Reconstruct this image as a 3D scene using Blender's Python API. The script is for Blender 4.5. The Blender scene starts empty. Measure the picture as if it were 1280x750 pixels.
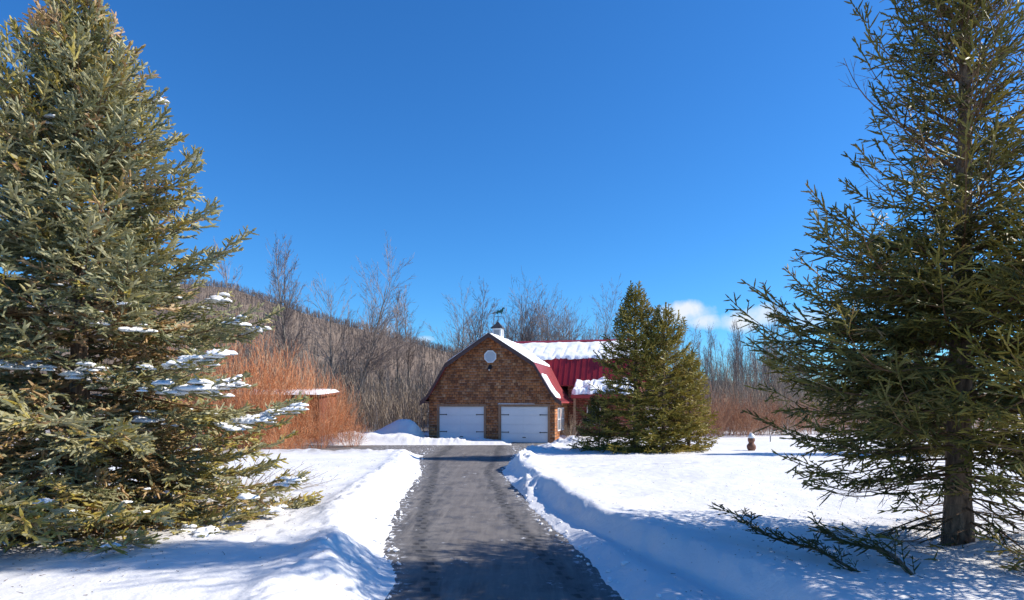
import bpy, math, random
import numpy as np
from math import sin, cos, pi, radians
from mathutils import Vector, Matrix

random.seed(5)
RNG = np.random.default_rng(11)
scene = bpy.context.scene
COL = scene.collection

# ------------------------------------------------------------------ materials
def new_mat(name):
    m = bpy.data.materials.new(name); m.use_nodes = True
    nt = m.node_tree
    return m, nt, nt.nodes['Principled BSDF']

def N(nt, typ, **kw):
    n = nt.nodes.new(typ)
    for k, v in kw.items():
        if hasattr(n, k): setattr(n, k, v)
    return n

def ramp(nt, fac, stops):
    r = nt.nodes.new('ShaderNodeValToRGB')
    el = r.color_ramp.elements
    el.remove(el[1])
    el[0].position = stops[0][0]; el[0].color = (*stops[0][1][:3], 1)
    for p, c in stops[1:]:
        e = el.new(p); e.color = (c[0], c[1], c[2], 1)
    nt.links.new(fac, r.inputs[0])
    return r.outputs[0]

def noise(nt, vec, scale, detail=5, rough=0.55, dist=0.0):
    n = nt.nodes.new('ShaderNodeTexNoise')
    n.inputs['Scale'].default_value = scale; n.inputs['Detail'].default_value = detail
    n.inputs['Roughness'].default_value = rough; n.inputs['Distortion'].default_value = dist
    if vec is not None: nt.links.new(vec, n.inputs['Vector'])
    return n.outputs['Fac']

def mathn(nt, op, a, b=None, clamp=False):
    n = nt.nodes.new('ShaderNodeMath'); n.operation = op; n.use_clamp = clamp
    for i, v in enumerate((a, b)):
        if v is None: continue
        if isinstance(v, (int, float)): n.inputs[i].default_value = v
        else: nt.links.new(v, n.inputs[i])
    return n.outputs[0]

def mixc(nt, fac, a, b, mode='MIX'):
    n = nt.nodes.new('ShaderNodeMix'); n.data_type = 'RGBA'; n.blend_type = mode
    if isinstance(fac, (int, float)): n.inputs[0].default_value = fac
    else: nt.links.new(fac, n.inputs[0])
    for i, v in ((6, a), (7, b)):
        if isinstance(v, tuple): n.inputs[i].default_value = (v[0], v[1], v[2], 1)
        else: nt.links.new(v, n.inputs[i])
    return n.outputs[2]

def bump(nt, bsdf, h, strength, dist):
    b = nt.nodes.new('ShaderNodeBump'); b.inputs['Strength'].default_value = strength
    b.inputs['Distance'].default_value = dist
    nt.links.new(h, b.inputs['Height']); nt.links.new(b.outputs[0], bsdf.inputs['Normal'])

def objco(nt, scale=None):
    t = nt.nodes.new('ShaderNodeTexCoord')
    if scale is None: return t.outputs['Object']
    mp = nt.nodes.new('ShaderNodeMapping'); mp.inputs['Scale'].default_value = scale
    nt.links.new(t.outputs['Object'], mp.inputs['Vector'])
    return mp.outputs[0]

def tint_attr(nt):
    a = nt.nodes.new('ShaderNodeAttribute'); a.attribute_name = 'tint'
    return a.outputs['Fac']

MAT = {}
def plain(name, col, rough=0.6, metal=0.0, var=0.0, sc=6.0, bmp=0.0):
    m, nt, b = new_mat(name)
    b.inputs['Roughness'].default_value = rough; b.inputs['Metallic'].default_value = metal
    co = objco(nt)
    f = noise(nt, co, sc, 6, 0.6)
    lo = tuple(c * (1 - var) for c in col); hi = tuple(min(1, c * (1 + var)) for c in col)
    nt.links.new(ramp(nt, f, [(0.3, lo), (0.7, hi)]), b.inputs['Base Color'])
    if bmp: bump(nt, b, noise(nt, co, sc * 6, 4), 0.5, bmp)
    MAT[name] = m; return m

def make_materials():
    # snow
    m, nt, b = new_mat('snow')
    co = objco(nt)
    f = noise(nt, co, 0.6, 5)
    nt.links.new(ramp(nt, f, [(0.3, (0.80, 0.82, 0.85)), (0.7, (0.86, 0.87, 0.88))]), b.inputs['Base Color'])
    b.inputs['Roughness'].default_value = 0.65
    b.inputs['Specular IOR Level'].default_value = 0.25
    a1 = noise(nt, co, 4.0, 6, 0.6); a2 = noise(nt, co, 26.0, 5, 0.65)
    bump(nt, b, mathn(nt, 'ADD', a1, mathn(nt, 'MULTIPLY', a2, 0.22)), 0.55, 0.05)
    # specks of grit / needles on the ground snow are handled in ground snow
    MAT['snow'] = m
    m, nt, b = new_mat('ground_snow')
    co = objco(nt)
    f = noise(nt, co, 0.35, 5)
    base = ramp(nt, f, [(0.3, (0.66, 0.67, 0.69)), (0.7, (0.75, 0.755, 0.765))])
    sp = noise(nt, co, 17.0, 3, 0.5)
    area = noise(nt, co, 0.8, 3, 0.5)
    mask = mathn(nt, 'MULTIPLY', ramp(nt, sp, [(0.70, (0, 0, 0)), (0.75, (1, 1, 1))]), ramp(nt, area, [(0.5, (0, 0, 0)), (0.65, (1, 1, 1))]))
    base = mixc(nt, mathn(nt, 'MULTIPLY', mask, 0.5), base, (0.28, 0.22, 0.16))
    # brown leaf litter worked into the snow (by attribute: where it lies)
    lt = tint_attr(nt)
    n2 = noise(nt, co, 2.6, 6, 0.7)
    lm = mathn(nt, 'MULTIPLY', lt, ramp(nt, n2, [(0.36, (0, 0, 0)), (0.52, (1, 1, 1))]))
    base = mixc(nt, lm, base, (0.13, 0.075, 0.038))
    nt.links.new(base, b.inputs['Base Color'])
    b.inputs['Roughness'].default_value = 0.6
    b.inputs['Specular IOR Level'].default_value = 0.25
    a1 = noise(nt, co, 2.2, 6, 0.6); a2 = noise(nt, co, 14.0, 6, 0.65)
    bump(nt, b, mathn(nt, 'ADD', a1, mathn(nt, 'MULTIPLY', a2, 0.25)), 0.6, 0.07)
    MAT['ground_snow'] = m

    # asphalt driveway, uv = (across 0..1, metres along)
    m, nt, b = new_mat('asphalt')
    co = objco(nt)
    uv = nt.nodes.new('ShaderNodeUVMap'); uv.uv_map = 'UVMap'
    sx = nt.nodes.new('ShaderNodeSeparateXYZ'); nt.links.new(uv.outputs[0], sx.inputs[0])
    U, V = sx.outputs[0], sx.outputs[1]
    fine = noise(nt, co, 60.0, 4, 0.7)
    big = noise(nt, co, 1.1, 6, 0.65, 0.4)
    mp = nt.nodes.new('ShaderNodeMapping'); mp.inputs['Scale'].default_value = (4.0, 0.30, 1); nt.links.new(co, mp.inputs[0])
    streak = noise(nt, mp.outputs[0], 1.5, 7, 0.7, 0.3)
    mpx = nt.nodes.new('ShaderNodeMapping'); mpx.inputs['Scale'].default_value = (1.3, 1.1, 1); nt.links.new(co, mpx.inputs[0])
    cross = noise(nt, mpx.outputs[0], 2.4, 6, 0.7, 0.5)
    base = ramp(nt, big, [(0.38, (0.06, 0.057, 0.058)), (0.5, (0.105, 0.10, 0.098)), (0.62, (0.15, 0.14, 0.132))])
    base = mixc(nt, ramp(nt, streak, [(0.40, (0, 0, 0)), (0.64, (0.75, 0.75, 0.75))]), base, (0.225, 0.205, 0.185))
    base = mixc(nt, ramp(nt, cross, [(0.50, (0, 0, 0)), (0.60, (0.6, 0.6, 0.6))]), base, (0.05, 0.05, 0.054))
    # warmer brown middle
    um = ramp(nt, U, [(0.25, (0, 0, 0)), (0.45, (1, 1, 1)), (0.62, (1, 1, 1)), (0.8, (0, 0, 0))])
    base = mixc(nt, mathn(nt, 'MULTIPLY', um, 0.35), base, (0.19, 0.165, 0.145))
    # damp dark wheel tracks with packed tread marks
    wob = mathn(nt, 'MULTIPLY', mathn(nt, 'SUBTRACT', noise(nt, co, 0.5, 3), 0.5), 0.12)
    Uw = mathn(nt, 'ADD', U, wob)
    tr = ramp(nt, Uw, [(0.12, (0, 0, 0)), (0.155, (1, 1, 1)), (0.20, (1, 1, 1)), (0.235, (0, 0, 0)), (0.755, (0, 0, 0)), (0.79, (1, 1, 1)), (0.83, (1, 1, 1)), (0.87, (0, 0, 0))])
    wv = nt.nodes.new('ShaderNodeTexBrick')
    wv.inputs['Scale'].default_value = 1.0; wv.inputs['Brick Width'].default_value = 0.19; wv.inputs['Row Height'].default_value = 0.26
    wv.inputs['Mortar Size'].default_value = 0.055; wv.inputs['Mortar Smooth'].default_value = 0.3
    wv.inputs['Color1'].default_value = (1, 1, 1, 1); wv.inputs['Color2'].default_value = (0.75, 0.75, 0.75, 1); wv.inputs['Mortar'].default_value = (0.1, 0.1, 0.1, 1)
    cb = nt.nodes.new('ShaderNodeCombineXYZ'); nt.links.new(mathn(nt, 'MULTIPLY', U, 2.5), cb.inputs[0]); nt.links.new(V, cb.inputs[1])
    nt.links.new(cb.outputs[0], wv.inputs['Vector'])
    gate = ramp(nt, noise(nt, co, 1.7, 4, 0.6), [(0.42, (0, 0, 0)), (0.46, (1, 1, 1))])
    tm = mathn(nt, 'MULTIPLY', mathn(nt, 'MULTIPLY', tr, wv.outputs[0]), gate)
    base = mixc(nt, mathn(nt, 'MULTIPLY', tr, 0.65), base, (0.075, 0.072, 0.07))
    base = mixc(nt, mathn(nt, 'MULTIPLY', tm, 0.95), base, (0.015, 0.015, 0.018))
    # thin frosting of snow left by the plough
    fr = noise(nt, mpx.outputs[0], 1.3, 7, 0.75, 0.6)
    frm = ramp(nt, fr, [(0.635, (0, 0, 0)), (0.67, (1, 1, 1))])
    edge = ramp(nt, U, [(0.02, (1, 1, 1)), (0.10, (0, 0, 0)), (0.90, (0, 0, 0)), (0.985, (1, 1, 1))])
    em = mathn(nt, 'MULTIPLY', edge, ramp(nt, noise(nt, co, 7.0, 5, 0.7), [(0.55, (0, 0, 0)), (0.63, (1, 1, 1))]))
    base = mixc(nt, mathn(nt, 'MAXIMUM', mathn(nt, 'MULTIPLY', frm, 0.65), mathn(nt, 'MULTIPLY', em, 0.8)), base, (0.78, 0.8, 0.83))
    base = mixc(nt, 0.35, base, ramp(nt, fine, [(0.3, (0.45, 0.45, 0.45)), (0.7, (1.4, 1.4, 1.4))]), 'MULTIPLY')
    base = mixc(nt, 1.0, base, (0.90, 0.92, 0.96), 'MULTIPLY')
    nt.links.new(base, b.inputs['Base Color'])
    rr = ramp(nt, cross, [(0.5, (0.85, 0.85, 0.85)), (0.68, (0.5, 0.5, 0.5))])
    nt.links.new(rr, b.inputs['Roughness'])
    bump(nt, b, mathn(nt, 'ADD', fine, mathn(nt, 'MULTIPLY', big, 2.0)), 0.6, 0.012)
    MAT['asphalt'] = m

    # cedar shingles
    def shingles(name, cols, weather):
        m, nt, b = new_mat(name)
        uv = nt.nodes.new('ShaderNodeUVMap'); uv.uv_map = 'UVMap'
        br = nt.nodes.new('ShaderNodeTexBrick')
        br.offset = 0.5; br.offset_frequency = 2; br.squash = 1.0
        br.inputs['Scale'].default_value = 1.0; br.inputs['Brick Width'].default_value = 0.22; br.inputs['Row Height'].default_value = 0.17
        br.inputs['Mortar Size'].default_value = 0.011; br.inputs['Mortar Smooth'].default_value = 0.2
        br.inputs['Color1'].default_value = (0, 0, 0, 1); br.inputs['Color2'].default_value = (1, 1, 1, 1); br.inputs['Mortar'].default_value = (0.5, 0.5, 0.5, 1)
        nt.links.new(uv.outputs[0], br.inputs['Vector'])
        base = ramp(nt, br.outputs['Color'], cols)
        co = objco(nt)
        big = noise(nt, co, 1.3, 6, 0.7)
        base = mixc(nt, ramp(nt, big, [(0.42, (0, 0, 0)), (0.62, (0.8, 0.8, 0.8))]), base, weather)
        gr = objco(nt, (30, 30, 3))
        base = mixc(nt, 0.5, base, ramp(nt, noise(nt, gr, 1.0, 4), [(0.3, (0.6, 0.6, 0.6)), (0.7, (1.3, 1.3, 1.3))]), 'MULTIPLY')
        # dark weather stain below the lamp, butt ends paler in patches
        base = mixc(nt, br.outputs['Fac'], base, (0.02, 0.012, 0.008))
        sx = nt.nodes.new('ShaderNodeSeparateXYZ'); nt.links.new(uv.outputs[0], sx.inputs[0])
        butt = mathn(nt, 'FRACT', mathn(nt, 'DIVIDE', sx.outputs[1], 0.17))
        pale = ramp(nt, noise(nt, co, 2.3, 5, 0.7), [(0.45, (0, 0, 0)), (0.6, (1, 1, 1))])
        tone_mask = mathn(nt, 'MULTIPLY', ramp(nt, butt, [(0.12, (1, 1, 1)), (0.3, (0, 0, 0))]), pale)
        base = mixc(nt, mathn(nt, 'MULTIPLY', tone_mask, 0.6), base, (0.62, 0.44, 0.33))
        nt.links.new(base, b.inputs['Base Color'])
        b.inputs['Roughness'].default_value = 0.85
        hh = mathn(nt, 'SUBTRACT', mathn(nt, 'SUBTRACT', 1.0, butt), mathn(nt, 'MULTIPLY', br.outputs['Fac'], 0.8))
        bump(nt, b, hh, 0.9, 0.025)
        MAT[name] = m
    shingles('cedar_shingles', [(0.0, (0.18, 0.056, 0.018)), (0.3, (0.40, 0.13, 0.036)), (0.6, (0.56, 0.22, 0.075)), (0.8, (0.48, 0.15, 0.04)), (1.0, (0.62, 0.33, 0.16))], (0.19, 0.08, 0.038))
    shingles('red_cedar_wall', [(0.0, (0.22, 0.05, 0.03)), (0.5, (0.28, 0.07, 0.04)), (1.0, (0.2, 0.06, 0.035))], (0.17, 0.07, 0.05))

    plain('red_metal', (0.26, 0.018, 0.024), 0.38, 0.0, 0.22, 1.2)
    plain('red_metal_faded', (0.30, 0.05, 0.055), 0.42, 0.0, 0.2, 1.2)
    plain('dark_trim', (0.085, 0.045, 0.042), 0.6, 0, 0.25, 5, 0.004)
    plain('tan_trim', (0.30, 0.17, 0.10), 0.7, 0, 0.25, 5, 0.004)
    plain('white_paint', (0.78, 0.79, 0.80), 0.45, 0, 0.04, 2)
    plain('door_white', (0.74, 0.75, 0.77), 0.4, 0, 0.05, 0.8)
    plain('black_iron', (0.02, 0.02, 0.024), 0.5, 0.3, 0.3, 8)
    plain('copper_green', (0.03, 0.10, 0.085), 0.5, 0.3, 0.3, 8)
    plain('black_shingle', (0.035, 0.036, 0.042), 0.6, 0, 0.3, 8)
    plain('grey_glass', (0.05, 0.06, 0.07), 0.08, 0, 0.1, 2)
    plain('carved_wood', (0.17, 0.075, 0.045), 0.75, 0, 0.4, 9, 0.01)
    plain('rust_wood', (0.16, 0.05, 0.028), 0.75, 0, 0.3, 5, 0.01)
    plain('stake_grey', (0.18, 0.18, 0.18), 0.6, 0, 0.2, 9)

    # bark
    def bark(name, lo, hi, sc):
        m, nt, b = new_mat(name)
        co = objco(nt, (sc, sc, sc * 0.28))
        f = noise(nt, co, 1.0, 8, 0.7, 0.4)
        nt.links.new(ramp(nt, f, [(0.34, lo), (0.66, hi)]), b.inputs['Base Color'])
        b.inputs['Roughness'].default_value = 0.9
        bump(nt, b, f, 1.0, 0.03)
        MAT[name] = m
    bark('spruce_bark', (0.05, 0.03, 0.02), (0.34, 0.22, 0.14), 14)
    bark('grey_bark', (0.10, 0.085, 0.07), (0.27, 0.235, 0.20), 6)
    bark('pale_bark', (0.18, 0.155, 0.13), (0.42, 0.37, 0.32), 6)

    def twigs(name, stops):
        m, nt, b = new_mat(name)
        nt.links.new(ramp(nt, tint_attr(nt), stops), b.inputs['Base Color'])
        b.inputs['Roughness'].default_value = 0.7
        b.inputs['Specular IOR Level'].default_value = 0.2
        MAT[name] = m
    twigs('spruce_twig', [(0, (0.10, 0.055, 0.03)), (1, (0.24, 0.145, 0.08))])
    twigs('grey_twig', [(0, (0.14, 0.11, 0.10)), (1, (0.32, 0.26, 0.23))])
    twigs('tan_twig', [(0, (0.16, 0.12, 0.085)), (0.6, (0.33, 0.26, 0.185)), (1, (0.50, 0.42, 0.33))])
    twigs('red_twig', [(0, (0.28, 0.10, 0.045)), (0.5, (0.60, 0.22, 0.085)), (0.8, (0.62, 0.31, 0.15)), (1, (0.60, 0.46, 0.30))])
    twigs('rust_twig', [(0, (0.24, 0.12, 0.07)), (0.6, (0.44, 0.215, 0.115)), (1, (0.50, 0.35, 0.22))])
    twigs('hill_twig', [(0, (0.12, 0.09, 0.072)), (0.6, (0.21, 0.16, 0.13)), (1, (0.31, 0.25, 0.20))])

    def needles(name, stops, trans):
        m, nt, b = new_mat(name)
        c = ramp(nt, tint_attr(nt), stops)
        nt.links.new(c, b.inputs['Base Color'])
        b.inputs['Roughness'].default_value = 0.5
        b.inputs['Specular IOR Level'].default_value = 0.35
        tr = nt.nodes.new('ShaderNodeBsdfTranslucent')
        cc = mixc(nt, 1.0, c, (1.5, 1.35, 0.5), 'MULTIPLY')
        nt.links.new(cc, tr.inputs[0])
        mx = nt.nodes.new('ShaderNodeMixShader'); mx.inputs[0].default_value = trans
        out = nt.nodes['Material Output']
        nt.links.new(b.outputs[0], mx.inputs[1]); nt.links.new(tr.outputs[0], mx.inputs[2]); nt.links.new(mx.outputs[0], out.inputs[0])
        MAT[name] = m
    # tint: 0 dark .. 0.5 usual .. 0.8 yellowed .. 1 tan tips
    needles('blue_spruce_needles', [(0, (0.11, 0.115, 0.035)), (0.3, (0.29, 0.30, 0.17)), (0.5, (0.43, 0.41, 0.26)), (0.7, (0.43, 0.36, 0.07)), (0.85, (0.45, 0.33, 0.17)), (1.0, (0.48, 0.33, 0.19))], 0.33)
    needles('norway_needles', [(0, (0.06, 0.06, 0.02)), (0.4, (0.18, 0.17, 0.05)), (0.7, (0.31, 0.265, 0.06)), (0.9, (0.37, 0.30, 0.09)), (1.0, (0.42, 0.28, 0.13))], 0.40)
    needles('mid_needles', [(0, (0.07, 0.075, 0.02)), (0.4, (0.21, 0.195, 0.045)), (0.8, (0.35, 0.29, 0.055)), (1.0, (0.42, 0.34, 0.10))], 0.38)

    # hill slope
    m, nt, b = new_mat('hill_floor')
    co = objco(nt)
    f = noise(nt, co, 0.05, 8, 0.75); g = noise(nt, co, 0.25, 6, 0.7)
    base = ramp(nt, f, [(0.35, (0.14, 0.10, 0.075)), (0.55, (0.20, 0.15, 0.11)), (0.7, (0.26, 0.20, 0.155))])
    base = mixc(nt, ramp(nt, g, [(0.6, (0, 0, 0)), (0.75, (0.5, 0.5, 0.5))]), base, (0.5, 0.5, 0.52))
    nt.links.new(base, b.inputs['Base Color']); b.inputs['Roughness'].default_value = 0.95
    MAT['hill_floor'] = m
make_materials()

# ------------------------------------------------------------------ mesh helpers
class MB:
    """collects vertex/face arrays and links them as ONE mesh object"""
    def __init__(self):
        self.V = []; self.F = {3: [], 4: []}; self.M = {3: [], 4: []}; self.T = []; self.n = 0; self.poly = []
    def add(self, V, F, mi=0, tint=0.5):
        V = np.asarray(V, dtype=np.float32).reshape(-1, 3)
        F = np.asarray(F, dtype=np.int64)
        k = F.shape[1]
        self.F[k].append(F + self.n); self.M[k].append(np.full(len(F), mi, dtype=np.int32) if np.isscalar(mi) else mi)
        self.T.append(np.full(len(V), tint, dtype=np.float32) if np.isscalar(tint) else np.asarray(tint, dtype=np.float32))
        self.V.append(V); self.n += len(V)
    def ngon(self, V, F, mi=0):            # python faces of any size
        base = self.n
        V = np.asarray(V, dtype=np.float32).reshape(-1, 3)
        self.V.append(V); self.T.append(np.full(len(V), .5, dtype=np.float32)); self.n += len(V)
        for f in F: self.poly.append(([i + base for i in f], mi))
    def box(self, x0, x1, y0, y1, z0, z1, mi=0):
        v = [(x0,y0,z0),(x1,y0,z0),(x1,y1,z0),(x0,y1,z0),(x0,y0,z1),(x1,y0,z1),(x1,y1,z1),(x0,y1,z1)]
        self.add(v, [(0,3,2,1),(4,5,6,7),(0,1,5,4),(1,2,6,5),(2,3,7,6),(3,0,4,7)], mi)
    def hexa(self, v, mi=0):               # 8 corners as box order
        self.add(v, [(0,3,2,1),(4,5,6,7),(0,1,5,4),(1,2,6,5),(2,3,7,6),(3,0,4,7)], mi)
    def build(self, name, mats, parent=None, smooth=False, uv=None, kind=None):
        V = np.concatenate(self.V)
        me = bpy.data.meshes.new(name)
        t3 = np.concatenate(self.F[3]) if self.F[3] else np.zeros((0, 3), int)
        t4 = np.concatenate(self.F[4]) if self.F[4] else np.zeros((0, 4), int)
        idx = [t3.ravel(), t4.ravel()]; tot = [np.full(len(t3), 3), np.full(len(t4), 4)]
        mi = self.M[3] + self.M[4]
        for f, m_ in self.poly:
            idx.append(np.array(f)); tot.append(np.array([len(f)])); mi = mi + [np.array([m_], dtype=np.int32)]
        idx = np.concatenate(idx).astype(np.int32); tot = np.concatenate(tot).astype(np.int32)
        mi = np.concatenate(mi).astype(np.int32)
        start = np.concatenate([[0], np.cumsum(tot)[:-1]]).astype(np.int32)
        me.vertices.add(len(V)); me.vertices.foreach_set('co', V.ravel())
        me.loops.add(len(idx)); me.loops.foreach_set('vertex_index', idx)
        me.polygons.add(len(tot)); me.polygons.foreach_set('loop_start', start); me.polygons.foreach_set('loop_total', tot)
        me.polygons.foreach_set('material_index', mi)
        me.polygons.foreach_set('use_smooth', np.full(len(tot), smooth, dtype=bool))
        a = me.attributes.new('tint', 'FLOAT', 'POINT'); a.data.foreach_set('value', np.concatenate(self.T))
        if uv is not None:
            l = me.uv_layers.new(name='UVMap')
            U = uv(V[idx]) if callable(uv) else uv[idx]
            l.data.foreach_set('uv', np.asarray(U, dtype=np.float32).ravel())
        me.update(calc_edges=True)
        for m_ in (mats if isinstance(mats, (list, tuple)) else [mats]): me.materials.append(MAT[m_])
        o = bpy.data.objects.new(name, me); COL.objects.link(o)
        if parent is not None: o.parent = parent
        if kind: o['kind'] = kind
        return o

def norm(v): return v / np.maximum(np.linalg.norm(v, axis=-1, keepdims=True), 1e-9)

def prisms(P0, P1, R0, R1, n=3):
    P0 = np.asarray(P0, float); P1 = np.asarray(P1, float); R0 = np.asarray(R0, float); R1 = np.asarray(R1, float)
    K = len(P0)
    D = norm(P1 - P0)
    ref = np.where(np.abs(D[:, 2:3]) > 0.9, np.array([[1., 0, 0]]), np.array([[0, 0, 1.]]))
    A = norm(np.cross(D, ref)); B = np.cross(D, A)
    ang = np.arange(n) * 2 * pi / n
    ring = A[:, None] * np.cos(ang)[None, :, None] + B[:, None] * np.sin(ang)[None, :, None]
    V = np.concatenate([P0[:, None] + ring * R0[:, None, None], P1[:, None] + ring * R1[:, None, None]], axis=1)
    i = np.arange(n); j = (i + 1) % n
    f = np.stack([i, j, j + n, i + n], 1)
    F = (f[None] + (np.arange(K) * 2 * n)[:, None, None]).reshape(-1, 4)
    return V.reshape(-1, 3), F

def tube(P, R, n=8, cap=True):
    P = np.asarray(P, float); R = np.asarray(R, float); K = len(P)
    T = norm(np.gradient(P, axis=0))
    ref = np.array([1., 0, 0]) if abs(T[0][2]) > .7 else np.array([0, 0, 1.])
    V = []
    for k in range(K):
        A = np.cross(T[k], ref); A /= np.linalg.norm(A); B = np.cross(T[k], A)
        for a in range(n):
            V.append(P[k] + R[k] * (A * cos(2*pi*a/n) + B * sin(2*pi*a/n)))
    F = [(k*n+a, k*n+(a+1) % n, (k+1)*n+(a+1) % n, (k+1)*n+a) for k in range(K-1) for a in range(n)]
    return np.array(V), np.array(F)

def tag(o, label, cat, group=None, kind=None):
    o['label'] = label; o['category'] = cat
    if group: o['group'] = group
    if kind: o['kind'] = kind
    return o
def empty(name, loc, rz=0.0):
    o = bpy.data.objects.new(name, None); COL.objects.link(o)
    o.location = loc; o.rotation_euler = (0, 0, rz); return o
def copy_tree(o, parent=None):
    c = o.copy(); COL.objects.link(c)
    if parent is not None: c.parent = parent
    for ch in list(o.children): copy_tree(ch, c)
    return c

# ------------------------------------------------------------------ value noise
_LAT = RNG.random((256, 256))
def vnoise(x, y):
    xi = np.floor(x).astype(int); yi = np.floor(y).astype(int)
    fx = x - xi; fy = y - yi
    fx = fx*fx*(3-2*fx); fy = fy*fy*(3-2*fy)
    g = lambda a, b: _LAT[a & 255, b & 255]
    return (g(xi, yi)*(1-fx)+g(xi+1, yi)*fx)*(1-fy) + (g(xi, yi+1)*(1-fx)+g(xi+1, yi+1)*fx)*fy
def fbm(x, y, s, o=4, rough=0.5):
    t = 0; a = 1.0; w = 0
    for k in range(o):
        t = t + a * vnoise(x*s + 17.3*k, y*s + 9.1*k); w += a; a *= rough; s *= 2.03
    return t / w - 0.5
def sst(a, b, x):
    t = np.clip((x - a) / (b - a), 0, 1); return t*t*(3-2*t)

# ------------------------------------------------------------------ layout frame
EYE = 2.3
TH = radians(14.0)
GC = np.array([-1.30, 38.44])               # middle of the garage front
gu = np.array([cos(TH), -sin(TH)]); gw = np.array([sin(TH), cos(TH)])

# driveway edges (metres along -> x)
LE = ([-40, 0, 5, 7.5, 9, 10.8, 13.6, 16, 19.4, 22, 25.5, 28, 60], [-1.3, -1.2, -1.25, -1.42, -1.66, -2.09, -2.38, -2.62, -2.86, -3.1, -3.6, -4.0, -4.0])
RE = ([-40, 0, 5, 7.5, 9.2, 11.5, 15.3, 19.4, 21.6, 27.5, 60], [1.5, 1.5, 1.48, 1.36, 1.12, .74, .28, -.12, -.36, 0.1, 0.1])
def drive_edges(Y): return np.interp(Y, *LE), np.interp(Y, *RE)
def boxd(X, Y, x0, x1, y0, y1):
    return np.maximum(np.maximum(x0 - X, X - x1), np.maximum(y0 - Y, Y - y1))
def ground_height(X, Y):
    xl, xr = drive_edges(Y)
    n1 = fbm(X, Y, 1.6, 5, 0.6); n2 = fbm(X+40, Y*0.5-9, 4.5, 4, 0.6)
    nE = fbm(X * .6 + 5, Y * .4, 1.3, 3, 0.5)
    n3 = fbm(X + 11, Y * 0.3 + 3, 9.0, 2, 0.5)
    wob = nE * 0.34 + n3 * 0.07
    dl = xl - X; dr = X - xr
    dstrip = np.maximum(np.maximum(dl, dr), Y - 30.0)
    dap = boxd(X, Y, -40.0, 0.9, 28.6, 35.8)
    dd = boxd(X, Y, 0.0, 2.6, 33.0, 38.3)
    d = np.minimum(np.minimum(dstrip, dap), dd) + wob
    side = (X > (xl + xr) / 2) & (Y < 27.5)
    # base snow cover
    lvl = 0.36 + 0.16 * fbm(X, Y, 0.16, 4) + 0.05 * n1
    lvl = lvl - 0.12 * sst(18, 27, Y)
    far = sst(60, 130, Y); lvl = lvl * (1 - far) + 0.2 * far
    # left bank
    hl = lvl * sst(0.0, 0.85, d) + 0.10 * np.exp(-((d - 0.95) / 0.35) ** 2) * (1 + 1.6 * n2 + 1.4 * n1)
    # right bank: low rough strip, then cut face, crest
    cd = np.interp(Y, [0, 7.0, 9.3, 12, 17, 22, 28], [1.7, 1.5, 1.15, 0.72, 0.62, 0.62, 0.5])
    strip = 0.15 * sst(0.0, 0.55, d) * (1 - 0.45 * np.exp(-((d - cd * 0.72) / 0.22) ** 2)) + 0.03 * n2 * sst(0, .3, d)
    face = sst(cd - 0.36, cd + 0.10, d)
    hr = strip * (1 - face) + face * (lvl + 0.04 + 0.07 * np.exp(-((d - cd - 0.25) / 0.5) ** 2) * (1 + 0.7 * n1))
    hr = hr + 0.22 * np.exp(-((X - 0.35) / 0.35) ** 2 - ((Y - 17.2) / 1.2) ** 2) * (1 + 3 * n2) \
            + 0.26 * np.exp(-((X - 0.35) / 0.5) ** 2 - ((Y - 22.6) / 1.6) ** 2) * (1 + 2.5 * n2)
    h = np.where(side, hr, hl)
    # small lumps beside the apron
    h = np.where(d > 0, h, -0.07)
    h = np.where((d > 0) & (d < 0.10), np.minimum(h, -0.02 + d * 1.2), h)
    # snow pile left of the garage
    px = X + 6.2
    sx = np.where(px < 0, 2.0, 0.75)
    pile = 1.15 * np.exp(-(px / sx) ** 2 - ((Y - 38.5) / 1.2) ** 2) * (1 + 0.35 * n1)
    pile2 = 0.40 * np.exp(-((X + 9.4) / 1.2) ** 2 - ((Y - 37.0) / 1.0) ** 2) * (1 + 1.6 * n1)
    h = np.where(Y > 34.8, h + pile + pile2, h)
    # drift in front of the left garage door
    s = (X - GC[0]) * gu[0] + (Y - GC[1]) * gu[1]; t = (X - GC[0]) * gw[0] + (Y - GC[1]) * gw[1]
    dr_ = (0.26 + 0.3 * n1 + 0.15 * n2) * np.exp(-((t + 0.85) / 0.42) ** 2) * sst(-6.5, -4.8, s) * (1 - sst(0.4, 1.2, s))
    h = np.where((t > -2.2) & (t < 0.3) & (s < 1.6), np.maximum(np.where(s > -4.2, np.minimum(h, 0.16), h), dr_ - 0.03), h)
    # bank right of the garage front
    h = h + np.where((Y > 30) & (Y < 40), 0.28 * np.exp(-((X - 2.6) / 1.0) ** 2 - ((Y - 35.2) / 1.6) ** 2) * (1 + 2 * n1), 0)
    # ridge across the top of the right bank near the corner
    h = h + 0.20 * np.exp(-((X - 0.9) / 0.7) ** 2 - ((Y - 28.0) / 0.9) ** 2) * (1 + 2 * n1) * (d > 0.05)
    # mound round the right spruce, hollow below the left one
    h = h + 0.24 * np.exp(-((X - 6.55) ** 2 + (Y - 8.35) ** 2) / .35) - 0.10 * np.exp(-((X - 6.2) ** 2 + (Y - 8.9) ** 2) / .25)
    h = h - 0.16 * np.exp(-((X + 7.5) ** 2 + (Y - 11) ** 2) / 5.0)
    h = h + (fbm(X+3, Y+7, 0.9, 3) * 0.05) * sst(0.8, 2.0, d)
    fr = random.Random(9)
    for k in range(16):      # footprints crossing the right lawn and the left verge
        fx = 1.3 + k * .36; fy = 19.6 + .12 * k + (.13 if k % 2 else -.13) + fr.uniform(-.05, .05)
        h = h - .10 * np.exp(-((X - fx) / .13) ** 2 - ((Y - fy) / .09) ** 2)
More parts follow.
